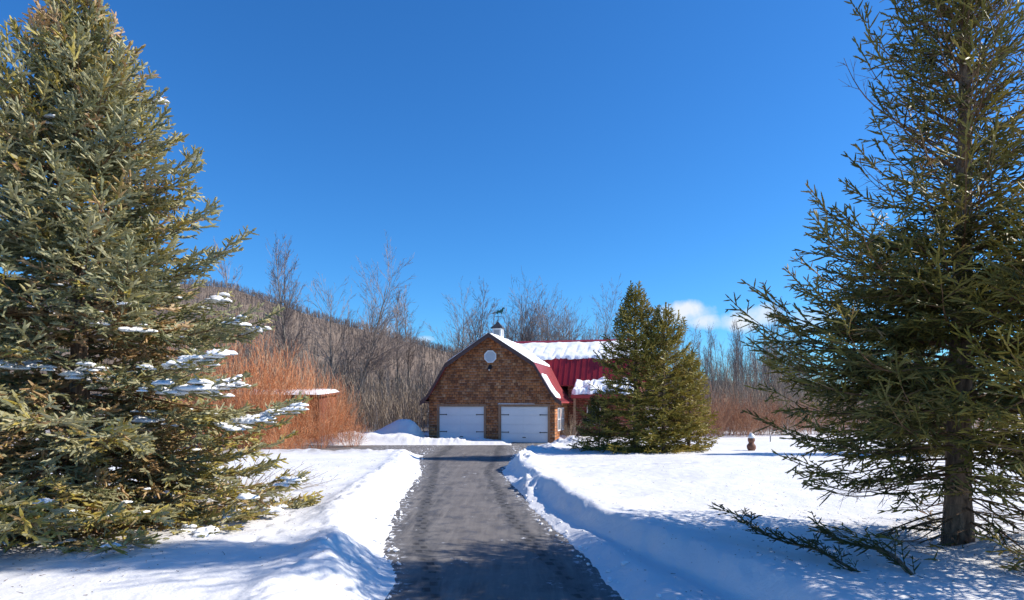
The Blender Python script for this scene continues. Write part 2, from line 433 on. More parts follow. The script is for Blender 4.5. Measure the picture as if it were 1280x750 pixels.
    for k in range(15):
        fx = -3.6 - .10 * k + (.12 if k % 2 else -.12); fy = 9.2 + k * .42 + fr.uniform(-.05, .05)
        h = h - .08 * np.exp(-((X - fx) / .07) ** 2 - ((Y - fy) / .13) ** 2)
    return h, d

def gh(x, y):
    h, _ = ground_height(np.array([float(x)]), np.array([float(y)])); return float(h[0])

def build_ground():
    def axis(parts):
        out = []
        for a, b, st in parts: out.append(np.arange(a, b, st))
        return np.concatenate(out)
    xs = axis([(-5.5, 5.5, 0.05)])
    g = [0.0]; st = 0.06
    while g[-1] < 1500: st *= 1.055; g.append(g[-1] + st)
    g = np.array(g[1:])
    xs = np.concatenate([(-5.5 - g)[::-1], xs, 5.5 + g])
    ys = axis([(5.0, 15.0, 0.05), (15.0, 25.0, 0.075), (25, 41, 0.1)])
    g = [0.0]; st = 0.11
    while g[-1] < 1500: st *= 1.07; g.append(g[-1] + st)
    g = np.array(g[1:])
    g2 = g[g < 60]
    ys = np.concatenate([(5.0 - g2)[::-1], ys, 41 + g])
    X, Y = np.meshgrid(xs, ys)
    H, d = ground_height(X, Y)
    # leaf litter zone on the left verge, and below the red shrubs and woods
    tone_mask = np.exp(-((X + 8.2) / 2.6) ** 2 - ((Y - 28.2) / 0.9) ** 2) * 1.0
    tone_mask = np.maximum(tone_mask, sst(-9.5, -12.5, X) * sst(25.5, 28, Y) * 0.95)
    tone_mask = np.maximum(tone_mask, sst(44, 50, Y) * 0.8)
    tone_mask = np.maximum(tone_mask, np.exp(-((X + 7.5) ** 2 + (Y - 11.3) ** 2) / 6.0) * 0.95)
    V = np.stack([X, Y, H], -1).reshape(-1, 3)
    ny, nx = X.shape
    i = np.arange(ny - 1)[:, None] * nx + np.arange(nx - 1)[None]
    F = np.stack([i, i + 1, i + nx + 1, i + nx], -1).reshape(-1, 4)
    mb = MB(); mb.add(V, F, 0, tone_mask.ravel())
    mb.build('ground', 'ground_snow', smooth=True, kind='structure')
    # driveway sheet
    ys = np.concatenate([np.arange(-30, 40.01, 0.25)])
    us = np.linspace(-0.8, 1.8, 27)
    vs, uvs = [], []
    for y in ys:
        xl, xr = drive_edges(y)
        for u in us:
            vs.append((xl + (xr - xl) * u, y, 0.0)); uvs.append((u, y))
    nx = len(us); ny = len(ys)
    i = np.arange(ny - 1)[:, None] * nx + np.arange(nx - 1)[None]
    F = np.stack([i, i + 1, i + nx + 1, i + nx], -1).reshape(-1, 4)
    mb = MB(); mb.add(vs, F)
    mb.build('driveway', 'asphalt', uv=np.array(uvs), kind='structure')
    # turning apron, 4 mm below the driveway sheet
    mb = MB(); mb.add([(-42, 27, -0.004), (5, 27, -0.004), (5, 39.6, -0.004), (-42, 39.6, -0.004)], [(0, 1, 2, 3)])
    mb.build('apron', 'asphalt', uv=np.array([(.5, 27), (.5, 27), (.5, 39.6), (.5, 39.6)]), kind='structure')
build_ground()

# ------------------------------------------------------------------ hill
def hill_z(X, Y):
    # crest height by bearing
    b = X / np.maximum(Y, 1) * 450
    crest = np.interp(b, [-700, -420, -300, -200, -169, -146, -124, -101, -79, -45, 0, 60, 150, 300, 500], [60, 92, 98, 90, 80, 72, 64.5, 59, 52, 43, 36, 27, 19, 15, 10])
    prof = sst(200, 470, Y) ** 1.1
    back = 1 - 0.35 * sst(470, 800, Y)
    return (crest - 4.2) * prof * back + fbm(X, Y, 0.012, 4) * 4 * prof - 0.6
def build_hill():
    xs = np.linspace(-750, 620, 150); ys = np.linspace(190, 800, 70)
    X, Y = np.meshgrid(xs, ys)
    Z = hill_z(X, Y)
    V = np.stack([X, Y, Z], -1).reshape(-1, 3); ny, nx = X.shape
    i = np.arange(ny - 1)[:, None] * nx + np.arange(nx - 1)[None]
    F = np.stack([i, i + 1, i + nx + 1, i + nx], -1).reshape(-1, 4)
    mb = MB(); mb.add(V, F); mb.build('hill', 'hill_floor', smooth=True, kind='structure')
    # the wood on it
    r = np.random.default_rng(4)
    n = 12000
    Y = 210 + 290 * r.random(n) ** 0.8; X = (-0.95 + 1.45 * r.random(n)) * Y
    Z = hill_z(X, Y)
    ht = r.uniform(3.2, 6.0, n)
    P0 = [np.stack([X, Y, Z - 0.3], -1)]; P1 = [np.stack([X + r.normal(0, .4, n), Y, Z + ht], -1)]
    R0 = [np.full(n, .16)]; R1 = [np.full(n, .03)]; T = [r.uniform(.3, 1, n)]
    for k in range(11):
        f = r.uniform(.3, .95, n); a = r.uniform(0, 2*pi, n); L = ht * r.uniform(.2, .38, n) * (1.2 - f)*1.3
        b0 = P0[0] + (P1[0] - P0[0]) * f[:, None]
        dv = np.stack([np.cos(a) * .6, np.sin(a) * .6, np.full(n, 1.0)], -1)
        P0.append(b0); P1.append(b0 + dv * L[:, None]); R0.append(np.full(n, .07)); R1.append(np.full(n, .03)); T.append(r.uniform(0, 1, n))
    V, F = prisms(np.concatenate(P0), np.concatenate(P1), np.concatenate(R0), np.concatenate(R1), 3)
    mb = MB(); mb.add(V, F, 0, np.repeat(np.concatenate(T), 6))
    o = mb.build('hillside_forest', 'hill_twig', kind='stuff')
    tag(o, 'brown leafless forest covering the slope of the hill', 'forest', kind='stuff')
build_hill()

# ------------------------------------------------------------------ bare trees
class Grower:
    def __init__(self, seed): self.r = random.Random(seed); self.seg = {0: [], 1: []}
    def limb(self, p, d, L, r0, lvl, P):
        r = self.r
        n = max(2, int(L / P['step'][min(lvl, len(P['step'])-1)]))
        sl = L / n; pts = [p]; rad = [r0]
        tip = P['tip']
        d = Vector(d).normalized(); p = Vector(p)
        kids = []
        for i in range(n):
            w = P['wob'][min(lvl, len(P['wob'])-1)]
            d = (d + Vector((r.gauss(0, w), r.gauss(0, w), r.gauss(0, w) + P['up'][min(lvl, len(P['up'])-1)]))).normalized()
            q = p + d * sl
            ra = r0 + (tip - r0) * (i / n) ** 0.9; rb = r0 + (tip - r0) * ((i + 1) / n) ** 0.9
            self.seg[0 if lvl == 0 else 1].append((tuple(p), tuple(q), max(ra, tip), max(rb, tip), lvl))
            f = (i + 1) / n
            if lvl < P['levels'] and f > P['start'][min(lvl, len(P['start'])-1)]:
                m = P['kids'][lvl]
                k = int(m) + (1 if r.random() < m - int(m) else 0)
                for _ in range(k): kids.append((q - d * sl * r.random(), d.copy(), f, rb))
            p = q
        for (q, dd, f, rb) in kids:
            a = r.uniform(0, 2*pi)
            ax = dd.orthogonal().normalized(); ax.rotate(Matrix.Rotation(a, 3, dd))
            ang = radians(r.uniform(*P['ang'][min(lvl, len(P['ang'])-1)]))
            nd = (dd * cos(ang) + ax * sin(ang)).normalized()
            nl = L * r.uniform(*P['ratio'][min(lvl, len(P['ratio'])-1)]) * (1.15 - 0.75 * f)
            if nl < 0.15: continue
            self.limb(tuple(q), nd, nl, max(tip, rb * r.uniform(.4, .65)), lvl + 1, P)

def seg_mesh(mb, segs, n, mi=0, seed=1, tlo=0.0, thi=1.0):
    a = np.array([s[0] for s in segs]); b = np.array([s[1] for s in segs]); r0 = np.array([s[2] for s in segs]); r1 = np.array([s[3] for s in segs])
    b = b + (b - a) * 0.03
    V, F = prisms(a, b, r0, r1, n)
    t = np.random.default_rng(seed).uniform(tlo, thi, len(segs))
    mb.add(V, F, mi, np.repeat(t, 2 * n))

TREE_P = {
 'spread': dict(step=[.8, .7, .55, .4], wob=[.03, .045, .06, .08], up=[.02, .05, .05, .04], levels=4, start=[.28, .12, .1, .1], kids=[1.7, 1.3, 1.25, 1.1], ang=[(24, 46), (18, 40), (18, 40), (18, 42)], ratio=[(.42, .62), (.4, .6), (.4, .6), (.4, .6)], tip=.0085),
 'tall': dict(step=[.9, .7, .5, .4], wob=[.02, .035, .05, .06], up=[.02, .07, .07, .05], levels=3, start=[.32, .1, .1, .1], kids=[2.7, 2.6, 2.2], ang=[(18, 38), (16, 36), (16, 40)], ratio=[(.26, .42), (.35, .55), (.4, .6)], tip=.0085),
 'slim': dict(step=[1.0, .7, .5], wob=[.018, .04, .05], up=[.02, .08, .06], levels=3, start=[.42, .1, .1], kids=[2.4, 2.2, 1.8], ang=[(18, 36), (16, 36), (16, 38)], ratio=[(.2, .34), (.35, .55), (.4, .6)], tip=.010),
}
def multi_tree(kind, seed, H, stems=1, bark='grey_bark', tw='grey_twig', r0=None):
    P = TREE_P[kind]
    root = empty('bare_tree', (0, 0, 0))
    g = Grower(seed)
    for s in range(stems):
        a = g.r.uniform(0, 2*pi); lean = 0.05 if stems == 1 else g.r.uniform(.12, .38)
        g.limb((cos(a)*.12*(stems > 1), sin(a)*.12*(stems > 1), -0.3), (cos(a)*lean, sin(a)*lean, 1), H * (1 if s == 0 else g.r.uniform(.75, .98)), r0 or H * 0.0115, 0, P)
    m = MB(); seg_mesh(m, g.seg[0], 7, seed=seed); m.build('trunk', bark, root, smooth=True)
    m = MB(); seg_mesh(m, g.seg[1], 3, seed=seed); m.build('crown', tw, root)
    return root

LIVE = set()
def put(proto, x, y, sc, rz, label, group, zsc=None, z=None):
    if proto.name in LIVE: o = copy_tree(proto)
    else: o = proto; LIVE.add(proto.name)
    o.location = (x, y, gh(x, y) * 0.6 if z is None else z); o.scale = (sc, sc, zsc or sc); o.rotation_euler = (0, 0, rz)
    tag(o, label, 'tree', group); return o

def pxX(px, Y): return (px - 640) / 800 * Y
R_ = random.Random(77)
pA = multi_tree('spread', 3, 15, 1); pB = multi_tree('spread', 8, 15, 3); pC = multi_tree('tall', 21, 15, 1)
pD = multi_tree('tall', 5, 15, 2); pE = multi_tree('slim', 6, 15, 1); pF = multi_tree('slim', 14, 15, 1); pG = multi_tree('spread', 31, 15, 4)
pH = multi_tree('slim', 44, 15, 2)

def topz(py, Y): return (EYE + (505 - py) / 800 * Y)
# (px, top py, depth, proto, label)
big = [
 (426, 322, 52, pB, 'tall bare tree with wide vase shaped crown alone against the sky, left of garage'),
 (362, 300, 55, pC, 'tallest bare tree rising above the shed and red shrubs beside the left spruce'),
 (340, 318, 60, pD, 'bare twin stemmed tree just left of the tallest one above the red shrubs'),
 (300, 300, 58, pE, 'slender bare tree showing past the right edge of the left spruce crown'),
 (494, 362, 60, pE, 'slender bare tree midway between the vase shaped bare tree and the garage roof'),
 (513, 362, 62, pC, 'bare tree topping the hill line closest to the left side of the garage'),
 (476, 395, 56, pF, 'short thin bare tree just right of the vase shaped bare tree'),
 (594, 345, 55, pD, 'tallest bare tree directly behind the garage roof left of the cupola'),
 (578, 368, 58, pA, 'low forked bare tree behind the left slope of the garage roof'),
 (652, 362, 62, pG, 'bare many stemmed tree behind the cupola and the left end of the barn ridge'),
 (694, 372, 60, pG, 'broad bare bushy topped tree behind the middle of the snowy barn roof'),
 (722, 364, 62, pB, 'broad bare tree behind the barn roof at its right end beside the evergreen'),
 (634, 378, 66, pF, 'thin bare tree right behind the weathervane'),
 (672, 378, 66, pA, 'bare tree between the two bushy topped trees behind the barn'),
 (843, 398, 75, pB, 'bare tree just right of the mid evergreens under the left cloud'),
 (958, 376, 60, pC, 'tallest bare tree of the right hand wood beside the tip of the right spruce'),
]
for k, (px, py, Y, p, lab) in enumerate(big):
    H = topz(py, Y); 
    w = 1.0
    put(p, pxX(px, Y), Y, H / 15.5 * w, R_.uniform(0, 6.28), lab, 'bare trees behind the buildings', zsc=H / 15.5)
# woods right
for k in range(46):
    Y = R_.uniform(62, 105); px = R_.uniform(838, 1000) if k < 38 else R_.uniform(1000, 1300)
    H = topz(R_.uniform(400, 436), Y); p = R_.choice([pE, pF, pH, pE, pC])
    put(p, pxX(px, Y), Y, H / 15.5 * R_.uniform(.8, 1.0), R_.uniform(0, 6.28), 'slender bare tree in the crowded wood behind the rusty shrubs on the right', 'woodland trees on the right', zsc=H / 15.5)
for k in range(12):
    Y = R_.uniform(52, 80); px = R_.uniform(250, 560)
    H = topz(np.interp(px, [250, 330, 400, 480, 560], [330, 352, 405, 410, 420]) + R_.uniform(0, 45), Y); p = R_.choice([pE, pF, pH, pC, pA])
    put(p, pxX(px, Y), Y, H / 15.5 * R_.uniform(.7, .9), R_.uniform(0, 6.28), 'bare tree in the brown wood at the foot of the hill left of the garage', 'woodland trees at the foot of the hill', zsc=H / 15.5)
for k in range(14):
    Y = R_.uniform(62, 85); px = R_.uniform(560, 840)
    H = topz(R_.uniform(388, 415), Y); p = R_.choice([pE, pF, pH, pD])
    put(p, pxX(px, Y), Y, H / 15.5 * R_.uniform(.8, 1.0), R_.uniform(0, 6.28), 'bare tree in the thin line far behind the barn', 'thin line of trees behind the barn', zsc=H / 15.5)

# brush thickets (uncountable)
def thicket(name, n, xr, yr, hr, mat, label, seed, lean=.12, rad=.02, hf=None):
    r = np.random.default_rng(seed)
    X = r.uniform(*xr, n); Y = r.uniform(*yr, n)
    if xr[0] > -3 and False: pass
    X = X * Y / yr[0]
    Z, _ = ground_height(X, Y)
    ht = r.uniform(*hr, n)
    if hf is not None: ht = ht * hf(X / Y)
    P0 = np.stack([X, Y, Z - .2], -1); dv = np.stack([r.normal(0, lean, n), r.normal(0, lean, n), np.ones(n)], -1)
    P1 = P0 + dv * ht[:, None]
    A, B, C, D, T = [P0], [P1], [np.full(n, rad)], [np.full(n, rad * .4)], [r.uniform(0, 1, n)]
    for k in range(7):
        f = r.uniform(.15, .9, n); a = r.uniform(0, 2*pi, n); L = ht * r.uniform(.18, .42, n) * (1.15 - f)
        b0 = P0 + (P1 - P0) * f[:, None]; dd = np.stack([np.cos(a)*.55, np.sin(a)*.55, np.ones(n)], -1)
        A.append(b0); B.append(b0 + dd * L[:, None]); C.append(np.full(n, rad * .5)); D.append(np.full(n, rad * .3)); T.append(r.uniform(0, 1, n))
    V, F = prisms(np.concatenate(A), np.concatenate(B), np.concatenate(C), np.concatenate(D), 3)
    mb = MB(); mb.add(V, F, 0, np.repeat(np.concatenate(T), 6))
    o = mb.build(name, mat, kind='stuff'); tag(o, label, 'brush', kind='stuff')
lf = lambda q: np.interp(q * 800 + 640, [200, 330, 420, 480, 560], [1.1, .95, .78, .68, .65])
thicket('brush_thicket', 1900, (-22, -4.2), (44, 70), (3.5, 8.0), 'tan_twig', 'tall tan leafless brush filling the ground between the red shrubs and the garage', 9, .10, .022, lf)
thicket('brush_thicket', 1500, (-4.5, 10), (56, 80), (3, 6.5), 'tan_twig', 'leafless brush behind the garage and the barn', 10, .10, .024)
thicket('brush_thicket', 2200, (12, 36), (50, 95), (3, 7), 'tan_twig', 'dull brown undergrowth below the wood on the right', 12, .12, .024)

# ------------------------------------------------------------------ shrubs
def shrub_proto(name, seed, H, W, nst, tw, rad=.011, droop=0.0, lv=2, bias=(0, 0)):
    r = random.Random(seed)
    P = dict(step=[.35, .3, .25], wob=[.06, .12, .15], up=[.05 - droop, .06 - droop, .04], levels=lv, start=[.2, .1, .1], kids=[1.05, .9, .6], ang=[(18, 50), (20, 55), (20, 55)], ratio=[(.3, .55), (.35, .6), (.4, .6)], tip=rad * .42)
    g = Grower(seed)
    for s in range(nst):
        a = r.uniform(0, 2*pi); q = r.random() ** .6
        L = H * r.uniform(.6, 1.02) * (1.05 - .25 * q)
        sl = q * W / H * 1.0
        g.limb((cos(a)*q*W*.22, sin(a)*q*W*.22, -.1), (cos(a)*sl + bias[0], sin(a)*sl + bias[1], 1), L, rad * r.uniform(.7, 1.3), 0, P)
    m = MB(); seg_mesh(m, g.seg[0], 3, seed=seed, tlo=.0, thi=1); seg_mesh(m, g.seg[1], 3, seed=seed + 1)
    return m.build(name, tw, None)
s1 = shrub_proto('red_shrub', 2, 4.0, 3.4, 62, 'red_twig', lv=3); s2 = shrub_proto('red_shrub', 5, 4.0, 3.2, 58, 'red_twig', lv=3)
LIVE2 = set()
def put_s(proto, x, y, s, zs, label, group, cat='shrub', rz=None):
    if proto.name in LIVE2: o = copy_tree(proto)
    else: o = proto; LIVE2.add(proto.name)
    o.location = (x, y, gh(x, y) * .7); o.scale = (s, s, zs); o.rotation_euler = (0, 0, R_.uniform(0, 6.28) if rz is None else rz)
    tag(o, label, cat, group); return o
reds = [(275, 392, 33), (300, 398, 36), (322, 404, 34), (345, 418, 37), (362, 430, 39), (385, 442, 40), (405, 462, 36.5), (310, 440, 30), (340, 468, 30), (372, 492, 31), (400, 500, 33), (425, 488, 36), (440, 512, 34.5), (290, 460, 29), (418, 470, 42), (240, 400, 33), (355, 520, 28.8)]
for k, (px, py, Y) in enumerate(reds):
    H = topz(py, Y)
    put_s([s1, s2][k % 2], pxX(px, Y), Y, max(.5, H / 4 * .72), H / 4.0, 'leafless orange red shrub in the bright thicket around the low shed', 'orange red shrubs left of the garage')
s3 = shrub_proto('rusty_shrub', 12, 3.6, 3.4, 62, 'rust_twig', lv=3); s4 = shrub_proto('rusty_shrub', 15, 3.6, 3.4, 62, 'rust_twig', lv=3)
for k, (px, py, Y) in enumerate([(872, 492, 41), (888, 482, 43), (905, 480, 42), (922, 482, 43), (940, 484, 42), (960, 486, 43), (985, 486, 42), (1015, 490, 43), (1060, 490, 43), (1110, 492, 42), (1165, 488, 43), (1230, 490, 42), (850, 498, 44), (895, 500, 40.5), (930, 502, 40.5)]):
    H = topz(py, Y)
    put_s([s3, s4][k % 2], pxX(px, Y), Y, H / 3.6 * .85, H / 3.6, 'rounded rusty brown leafless shrub in the row along the far edge of the snowy lawn', 'rusty shrubs across the lawn')
# spindly grey brown shrub arching out beside left spruce
b1 = shrub_proto('arching_shrub', 41, 1.9, 2.6, 46, 'tan_twig', .010, .10, 2, (.9, -.2))
put_s(b1, -5.9, 14.6, 1, .75, 'spindly bare brown shrub arching over the snow right of the left spruce', None, rz=0)
b2 = shrub_proto('sprawling_shrub', 43, 1.6, 1.6, 40, 'tan_twig', .008, .03, 2)
wx, wy = GC + gu * 4.6 + gw * 1.6
put_s(b2, wx, wy, 1, 1.1, 'tan twiggy shrub at the right corner of the garage', None, rz=1)
b3 = shrub_proto('leaning_shrub', 47, 1.5, 1.6, 30, 'rust_twig', .007, .02, 2)
put_s(b3, 7.3, 8.0, 1, .9, 'thin brown weedy shrub in the snow right of the right spruce trunk', None, rz=2)

# ------------------------------------------------------------------ spruces
def needle_tris(P0, P1, nlen, per_m, width, r, T0):
    """bottle-brush needles along segments P0->P1"""
    L = np.linalg.norm(P1 - P0, axis=1); n = np.maximum(4, (L * per_m).astype(int))
    idx = np.repeat(np.arange(len(L)), n); K = len(idx)
    f = r.random(K)
    p = P0[idx] + (P1 - P0)[idx] * f[:, None]
    D = norm(P1 - P0)[idx]
    rv = norm(np.cross(D, norm(r.normal(size=(K, 3)))))
    lean = r.uniform(.45, 1.0, K)[:, None]
    nd = norm(D * lean + rv)
    nl = nlen * r.uniform(.7, 1.15, K)[:, None]
    tv = norm(np.cross(nd, r.normal(size=(K, 3)))) * width * .5
    V = np.stack([p - tv, p + tv, p + nd * nl], 1).reshape(-1, 3)
    F = np.arange(K * 3).reshape(-1, 3)
    t = np.repeat(T0[idx] + r.normal(0, .06, K), 3)
    return V, F, t

def spray(seed, L, nlen, per_m, width, flat=1.0, gap=.065, side=.5, sub=True, core=.012):
    """one branch tip: axis +x, spread in xy; returns verts, tris, wood flag, tint"""
    r = np.random.default_rng(seed); R = random.Random(seed)
    seg = []
    pts = [np.array([0., 0, 0])]; n = 6; d = np.array([1., 0, 0])
    for i in range(n):
        d = d + np.array([0, R.gauss(0, .05), R.gauss(0.02, .05)]); d /= np.linalg.norm(d)
        pts.append(pts[-1] + d * L / n); seg.append((pts[-2], pts[-1], .0045 * (1 - i / n) + .002, .0))
    t = gap * .7; s = 1
    while t < L * .95:
        k = min(n - 1, int(t / L * n)); base = pts[k] + (pts[k+1] - pts[k]) * (t / L * n - k)
        l = L * side * (1 - t / L) ** .8 + .05
        l *= R.uniform(.7, 1.1); a = radians(R.uniform(35, 58)) * s
        v = np.array([cos(a), sin(a), R.gauss(-.02, .22) * flat]); v /= np.linalg.norm(v)
        e = base + v * l; seg.append((base, e, .003, .02))
        if sub and l > .12:
            u = .06
            ss = 1
            while u < l * .9:
                b2 = base + v * u; aa = radians(R.uniform(35, 55)) * ss
                c_, s_ = cos(aa), sin(aa)
                v2 = np.array([v[0]*c_ - v[1]*s_, v[0]*s_ + v[1]*c_, v[2] + R.gauss(-.03, .15)]); v2 /= np.linalg.norm(v2)
                l2 = (l - u) * .5 + .035; seg.append((b2, b2 + v2 * l2, .0022, .05)); u += gap * 1.15; ss = -ss
        t += gap * R.uniform(.7, 1.2); s = -s
    P0 = np.array([q[0] for q in seg]); P1 = np.array([q[1] for q in seg]); rr = np.array([q[2] for q in seg])
    T0 = r.normal(0, .05, len(seg))
    V, F, t = needle_tris(P0, P1, nlen, per_m, width, r, T0)
    # dense inner brush of needles round each twig
    mid = P0 + (P1 - P0) * .45; ex = P1 + norm(P1 - P0) * core * .8
    st = P0 + (P1 - P0) * .06; one = np.ones(len(P0)) * core * r.uniform(.8, 1.2, len(P0))
    Vc, Fc = prisms(st, mid, one * .55, one, 3); Vd, Fd = prisms(mid, ex, one, one * .3, 3)
    Fc = np.concatenate([Fc[:, [0, 1, 2]], Fc[:, [0, 2, 3]]]); Fd = np.concatenate([Fd[:, [0, 1, 2]], Fd[:, [0, 2, 3]]])
    tc_ = np.repeat(T0 - .04, 6)
    F = np.concatenate([F, Fc + len(V), Fd + len(V) + len(Vc)]); V = np.concatenate([V, Vc, Vd]); t = np.concatenate([t, tc_, tc_])
    Vw, Fw = prisms(P0, P1, rr, rr * .6, 3)
    Fw = np.concatenate([Fw[:, [0, 1, 2]], Fw[:, [0, 2, 3]]]) + len(V)
    return (np.concatenate([V, Vw]).astype(np.float32), np.concatenate([F, Fw]), np.concatenate([np.zeros(len(F), int), np.ones(len(Fw), int)]),
            np.concatenate([t, r.uniform(-.3, .3, len(Vw))]).astype(np.float32))

def stamp(mb, tmpl, P, D, UP, S, T, mi_need=0, mi_wood=1):
    V, F, W, t = tmpl
    X = norm(D); Y = norm(np.cross(UP, X)); Z = np.cross(X, Y)
    M = np.stack([X, Y, Z], 1) * S[:, None, None]          # rows = axes
    VV = np.einsum('vi,kij->kvj', V, M) + P[:, None]
    K = len(P); n = len(V)
    FF = (F[None] + (np.arange(K) * n)[:, None, None]).reshape(-1, 3)
    tt = np.clip(t[None] + T[:, None], 0.0, 1.0)
    mb.add(VV.reshape(-1, 3), FF, np.tile(np.where(W == 1, mi_wood, mi_need), K).astype(np.int32), tt.ravel())

def spruce(name, loc, H, prof, seed, tmpls, needle_mat, whorl=.34, per=6, sec_gap=.2, spray_s=1.0, tint=lambda z, r: .4, elev=None, droop=None, bare=None, trunk_r=.17, dens=1.0, inner=.3, extra_len=None, zmin=.3, tip_up=0.5, sec_len=.42, low_boost=1.0, mid_boost=1.0, roll=.42, airy=None):
    """prof: list of (z, crown radius).  elev(z)->start elevation (rad); the tips turn up by tip_up"""
    R = random.Random(seed); r = np.random.default_rng(seed)
    root = empty(name, loc)
    pz = [p[0] for p in prof]; pr = [p[1] for p in prof]
    # trunk
    tp = []; tr = []
    for i in range(16):
        f = i / 15; tp.append((.03 * sin(f * 5 + seed), .03 * cos(f * 4), -.4 + (H + .3) * f)); tr.append(max(.008, trunk_r * (1 - f) ** .85 + (.10 * trunk_r / .17 if i == 0 else (.03 * trunk_r / .17 if i == 1 else 0))))
    tp = np.array(tp); q_ = np.linspace(0, 15, 90); tp = np.stack([np.interp(q_, range(16), tp[:, k]) for k in range(3)], -1); tr = np.interp(q_, range(16), tr)
    V, F = tube(tp, tr, 18)
    ax_ = np.repeat(tp, 18, 0); V = ax_ + (V - ax_) * (1 + .22 * fbm(np.tile(np.arange(18), 90) * .9 + seed, V[:, 2] * 2.2, 1.3, 4))[:, None]
    mb = MB(); mb.add(V, F); mb.build('trunk', 'spruce_bark', root, smooth=True)
    sticks = []; SP = []       # sprays: pos, dir, up, scale, tint
    z = zmin
    while z < H - .12:
        f = z / H
        nb = max(3, int(round(per * R.uniform(.8, 1.2) * (1.0 if f < .85 else .8) * (low_boost if z < 1.6 else (mid_boost if z < 4.0 else 1.0)))))
        a0 = R.uniform(0, 2*pi)
        for b in range(nb):
            zz = z + R.uniform(-.5, .5) * whorl
            if zz < zmin * .6 or zz > H - .08: continue
            a = a0 + 2*pi * b / nb + R.uniform(-.35, .35)
            Lr = np.interp(zz, pz, pr) * R.uniform(.80, 1.08)
            if extra_len: Lr *= extra_len(zz, a, R)
            e = elev(zz / H) + R.gauss(0, .07)
            L = Lr / max(.35, cos(e)) 
            if L < .06: continue
            isbare = bare is not None and R.random() < bare(zz, a)
            n = max(4, int(L / .16)); p = np.array([0, 0, zz]); pts = [p]; ds = []
            for i in range(n):
                g = (i + .5) / n
                ee = e - droop(zz / H) * sin(pi * min(1, g * 1.15)) + tip_up * max(0, g - .55) * 1.6
                a += R.gauss(0, .035)
                d = np.array([cos(a) * cos(ee), sin(a) * cos(ee), sin(ee)]); ds.append(d)
                p = p + d * L / n
                if p[2] < .34: p[2] = .34 + R.uniform(0, .05)
                pts.append(p)
            r0 = max(.005, .0062 * L + .003)
            for i in range(n): sticks.append((pts[i], pts[i+1], r0 * (1 - i / n) + .003, r0 * (1 - (i+1) / n) + .003))
            # secondaries
            s = max(.08, inner * L); sd = 1
            while s < L * .99:
                k = min(n - 1, int(s / L * n)); base = pts[k] + (pts[k+1] - pts[k]) * (s / L * n - k); d = ds[k]
                side = np.cross(d, [0, 0, 1.]); side /= np.linalg.norm(side)
                ang = radians(R.uniform(38, 62)) * sd
                sdv = d * cos(ang) + side * sin(ang) + np.array([0, 0, R.gauss(-.02, .12)])
                sdv /= np.linalg.norm(sdv)
                sl = (L - s) * sec_len * R.uniform(.8, 1.2) + .16
                if airy is not None and zz > airy: sl *= .62
                sl = min(sl, 1.0)
                if not isbare or R.random() < .15:
                    m = max(1, int(round(sl / (.2 * spray_s))))
                    q = base
                    if sl > .3:
                        sticks.append((base, base + sdv * sl * .8, .0055, .003))
                    for j in range(m):
                        fpos = (j / m) * .85
                        if R.random() > dens: continue
                        q = base + sdv * sl * fpos
                        dv = sdv + side * R.gauss(0, .45) + d * .25 + np.array([0, 0, R.gauss(0.0, .18)])
                        SP.append((q, dv, R.uniform(.75, 1.15) * spray_s, zz, s / L, a))
                else:
                    sticks.append((base, base + sdv * sl * .9, .004, .002))
                    for j in range(3):
                        q = base + sdv * sl * R.uniform(.2, .9); dv = norm(sdv + side * R.gauss(0, .7) + np.array([0, 0, R.gauss(-.1, .3)]))
                        sticks.append((q, q + dv * R.uniform(.1, .3), .0028, .0015))
                s += sec_gap * R.uniform(.7, 1.25); sd = -sd
            if not isbare or R.random() < .5:
                SP.append((pts[-2], ds[-1], R.uniform(.95, 1.3) * spray_s, zz, 1.0, a))
        z += whorl * (1 - .35 * f)
    # leader
    for k in range(4): SP.append((np.array([0, 0, H - .35 - .2 * k]), np.array([R.gauss(0, .12), R.gauss(0, .12), 1.]), spray_s * (.8 + .12 * k), H, 1, 0.))
    P = np.array([s_[0] for s_ in SP]); D = norm(np.array([s_[1] for s_ in SP])); S = np.array([s_[2] for s_ in SP])
    Z = np.array([s_[3] for s_ in SP]); G = np.array([s_[4] for s_ in SP]); AZ = np.array([s_[5] for s_ in SP])
    UP = norm(np.array([[0, 0, 1.]]) + r.normal(0, roll, (len(P), 3)))
    bad = np.abs(np.sum(UP * D, 1)) > .92
    UP[bad] = norm(np.stack([np.cos(AZ[bad] + 1.2), np.sin(AZ[bad] + 1.2), np.zeros(bad.sum())], -1))
    T = tint(Z / H, G, AZ, r)
    which = r.integers(0, len(tmpls), len(P))
    mb = MB()
    for k, tm in enumerate(tmpls):
        w = which == k
        if w.any(): stamp(mb, tm, P[w], D[w], UP[w], S[w], T[w])
    a = np.array([s_[0] for s_ in sticks]); b = np.array([s_[1] for s_ in sticks]); r0 = np.array([s_[2] for s_ in sticks]); r1 = np.array([s_[3] for s_ in sticks])
    V, F = prisms(a, b, r0, r1, 5); mb.add(V, F, 1, np.repeat(r.uniform(0, 1, len(a)), 10))
    mb.build('crown', [needle_mat, 'spruce_twig'], root)
    print(name, 'sprays', len(P), 'tris', sum(len(x) for x in mb.F[3]))
    return root, P, D

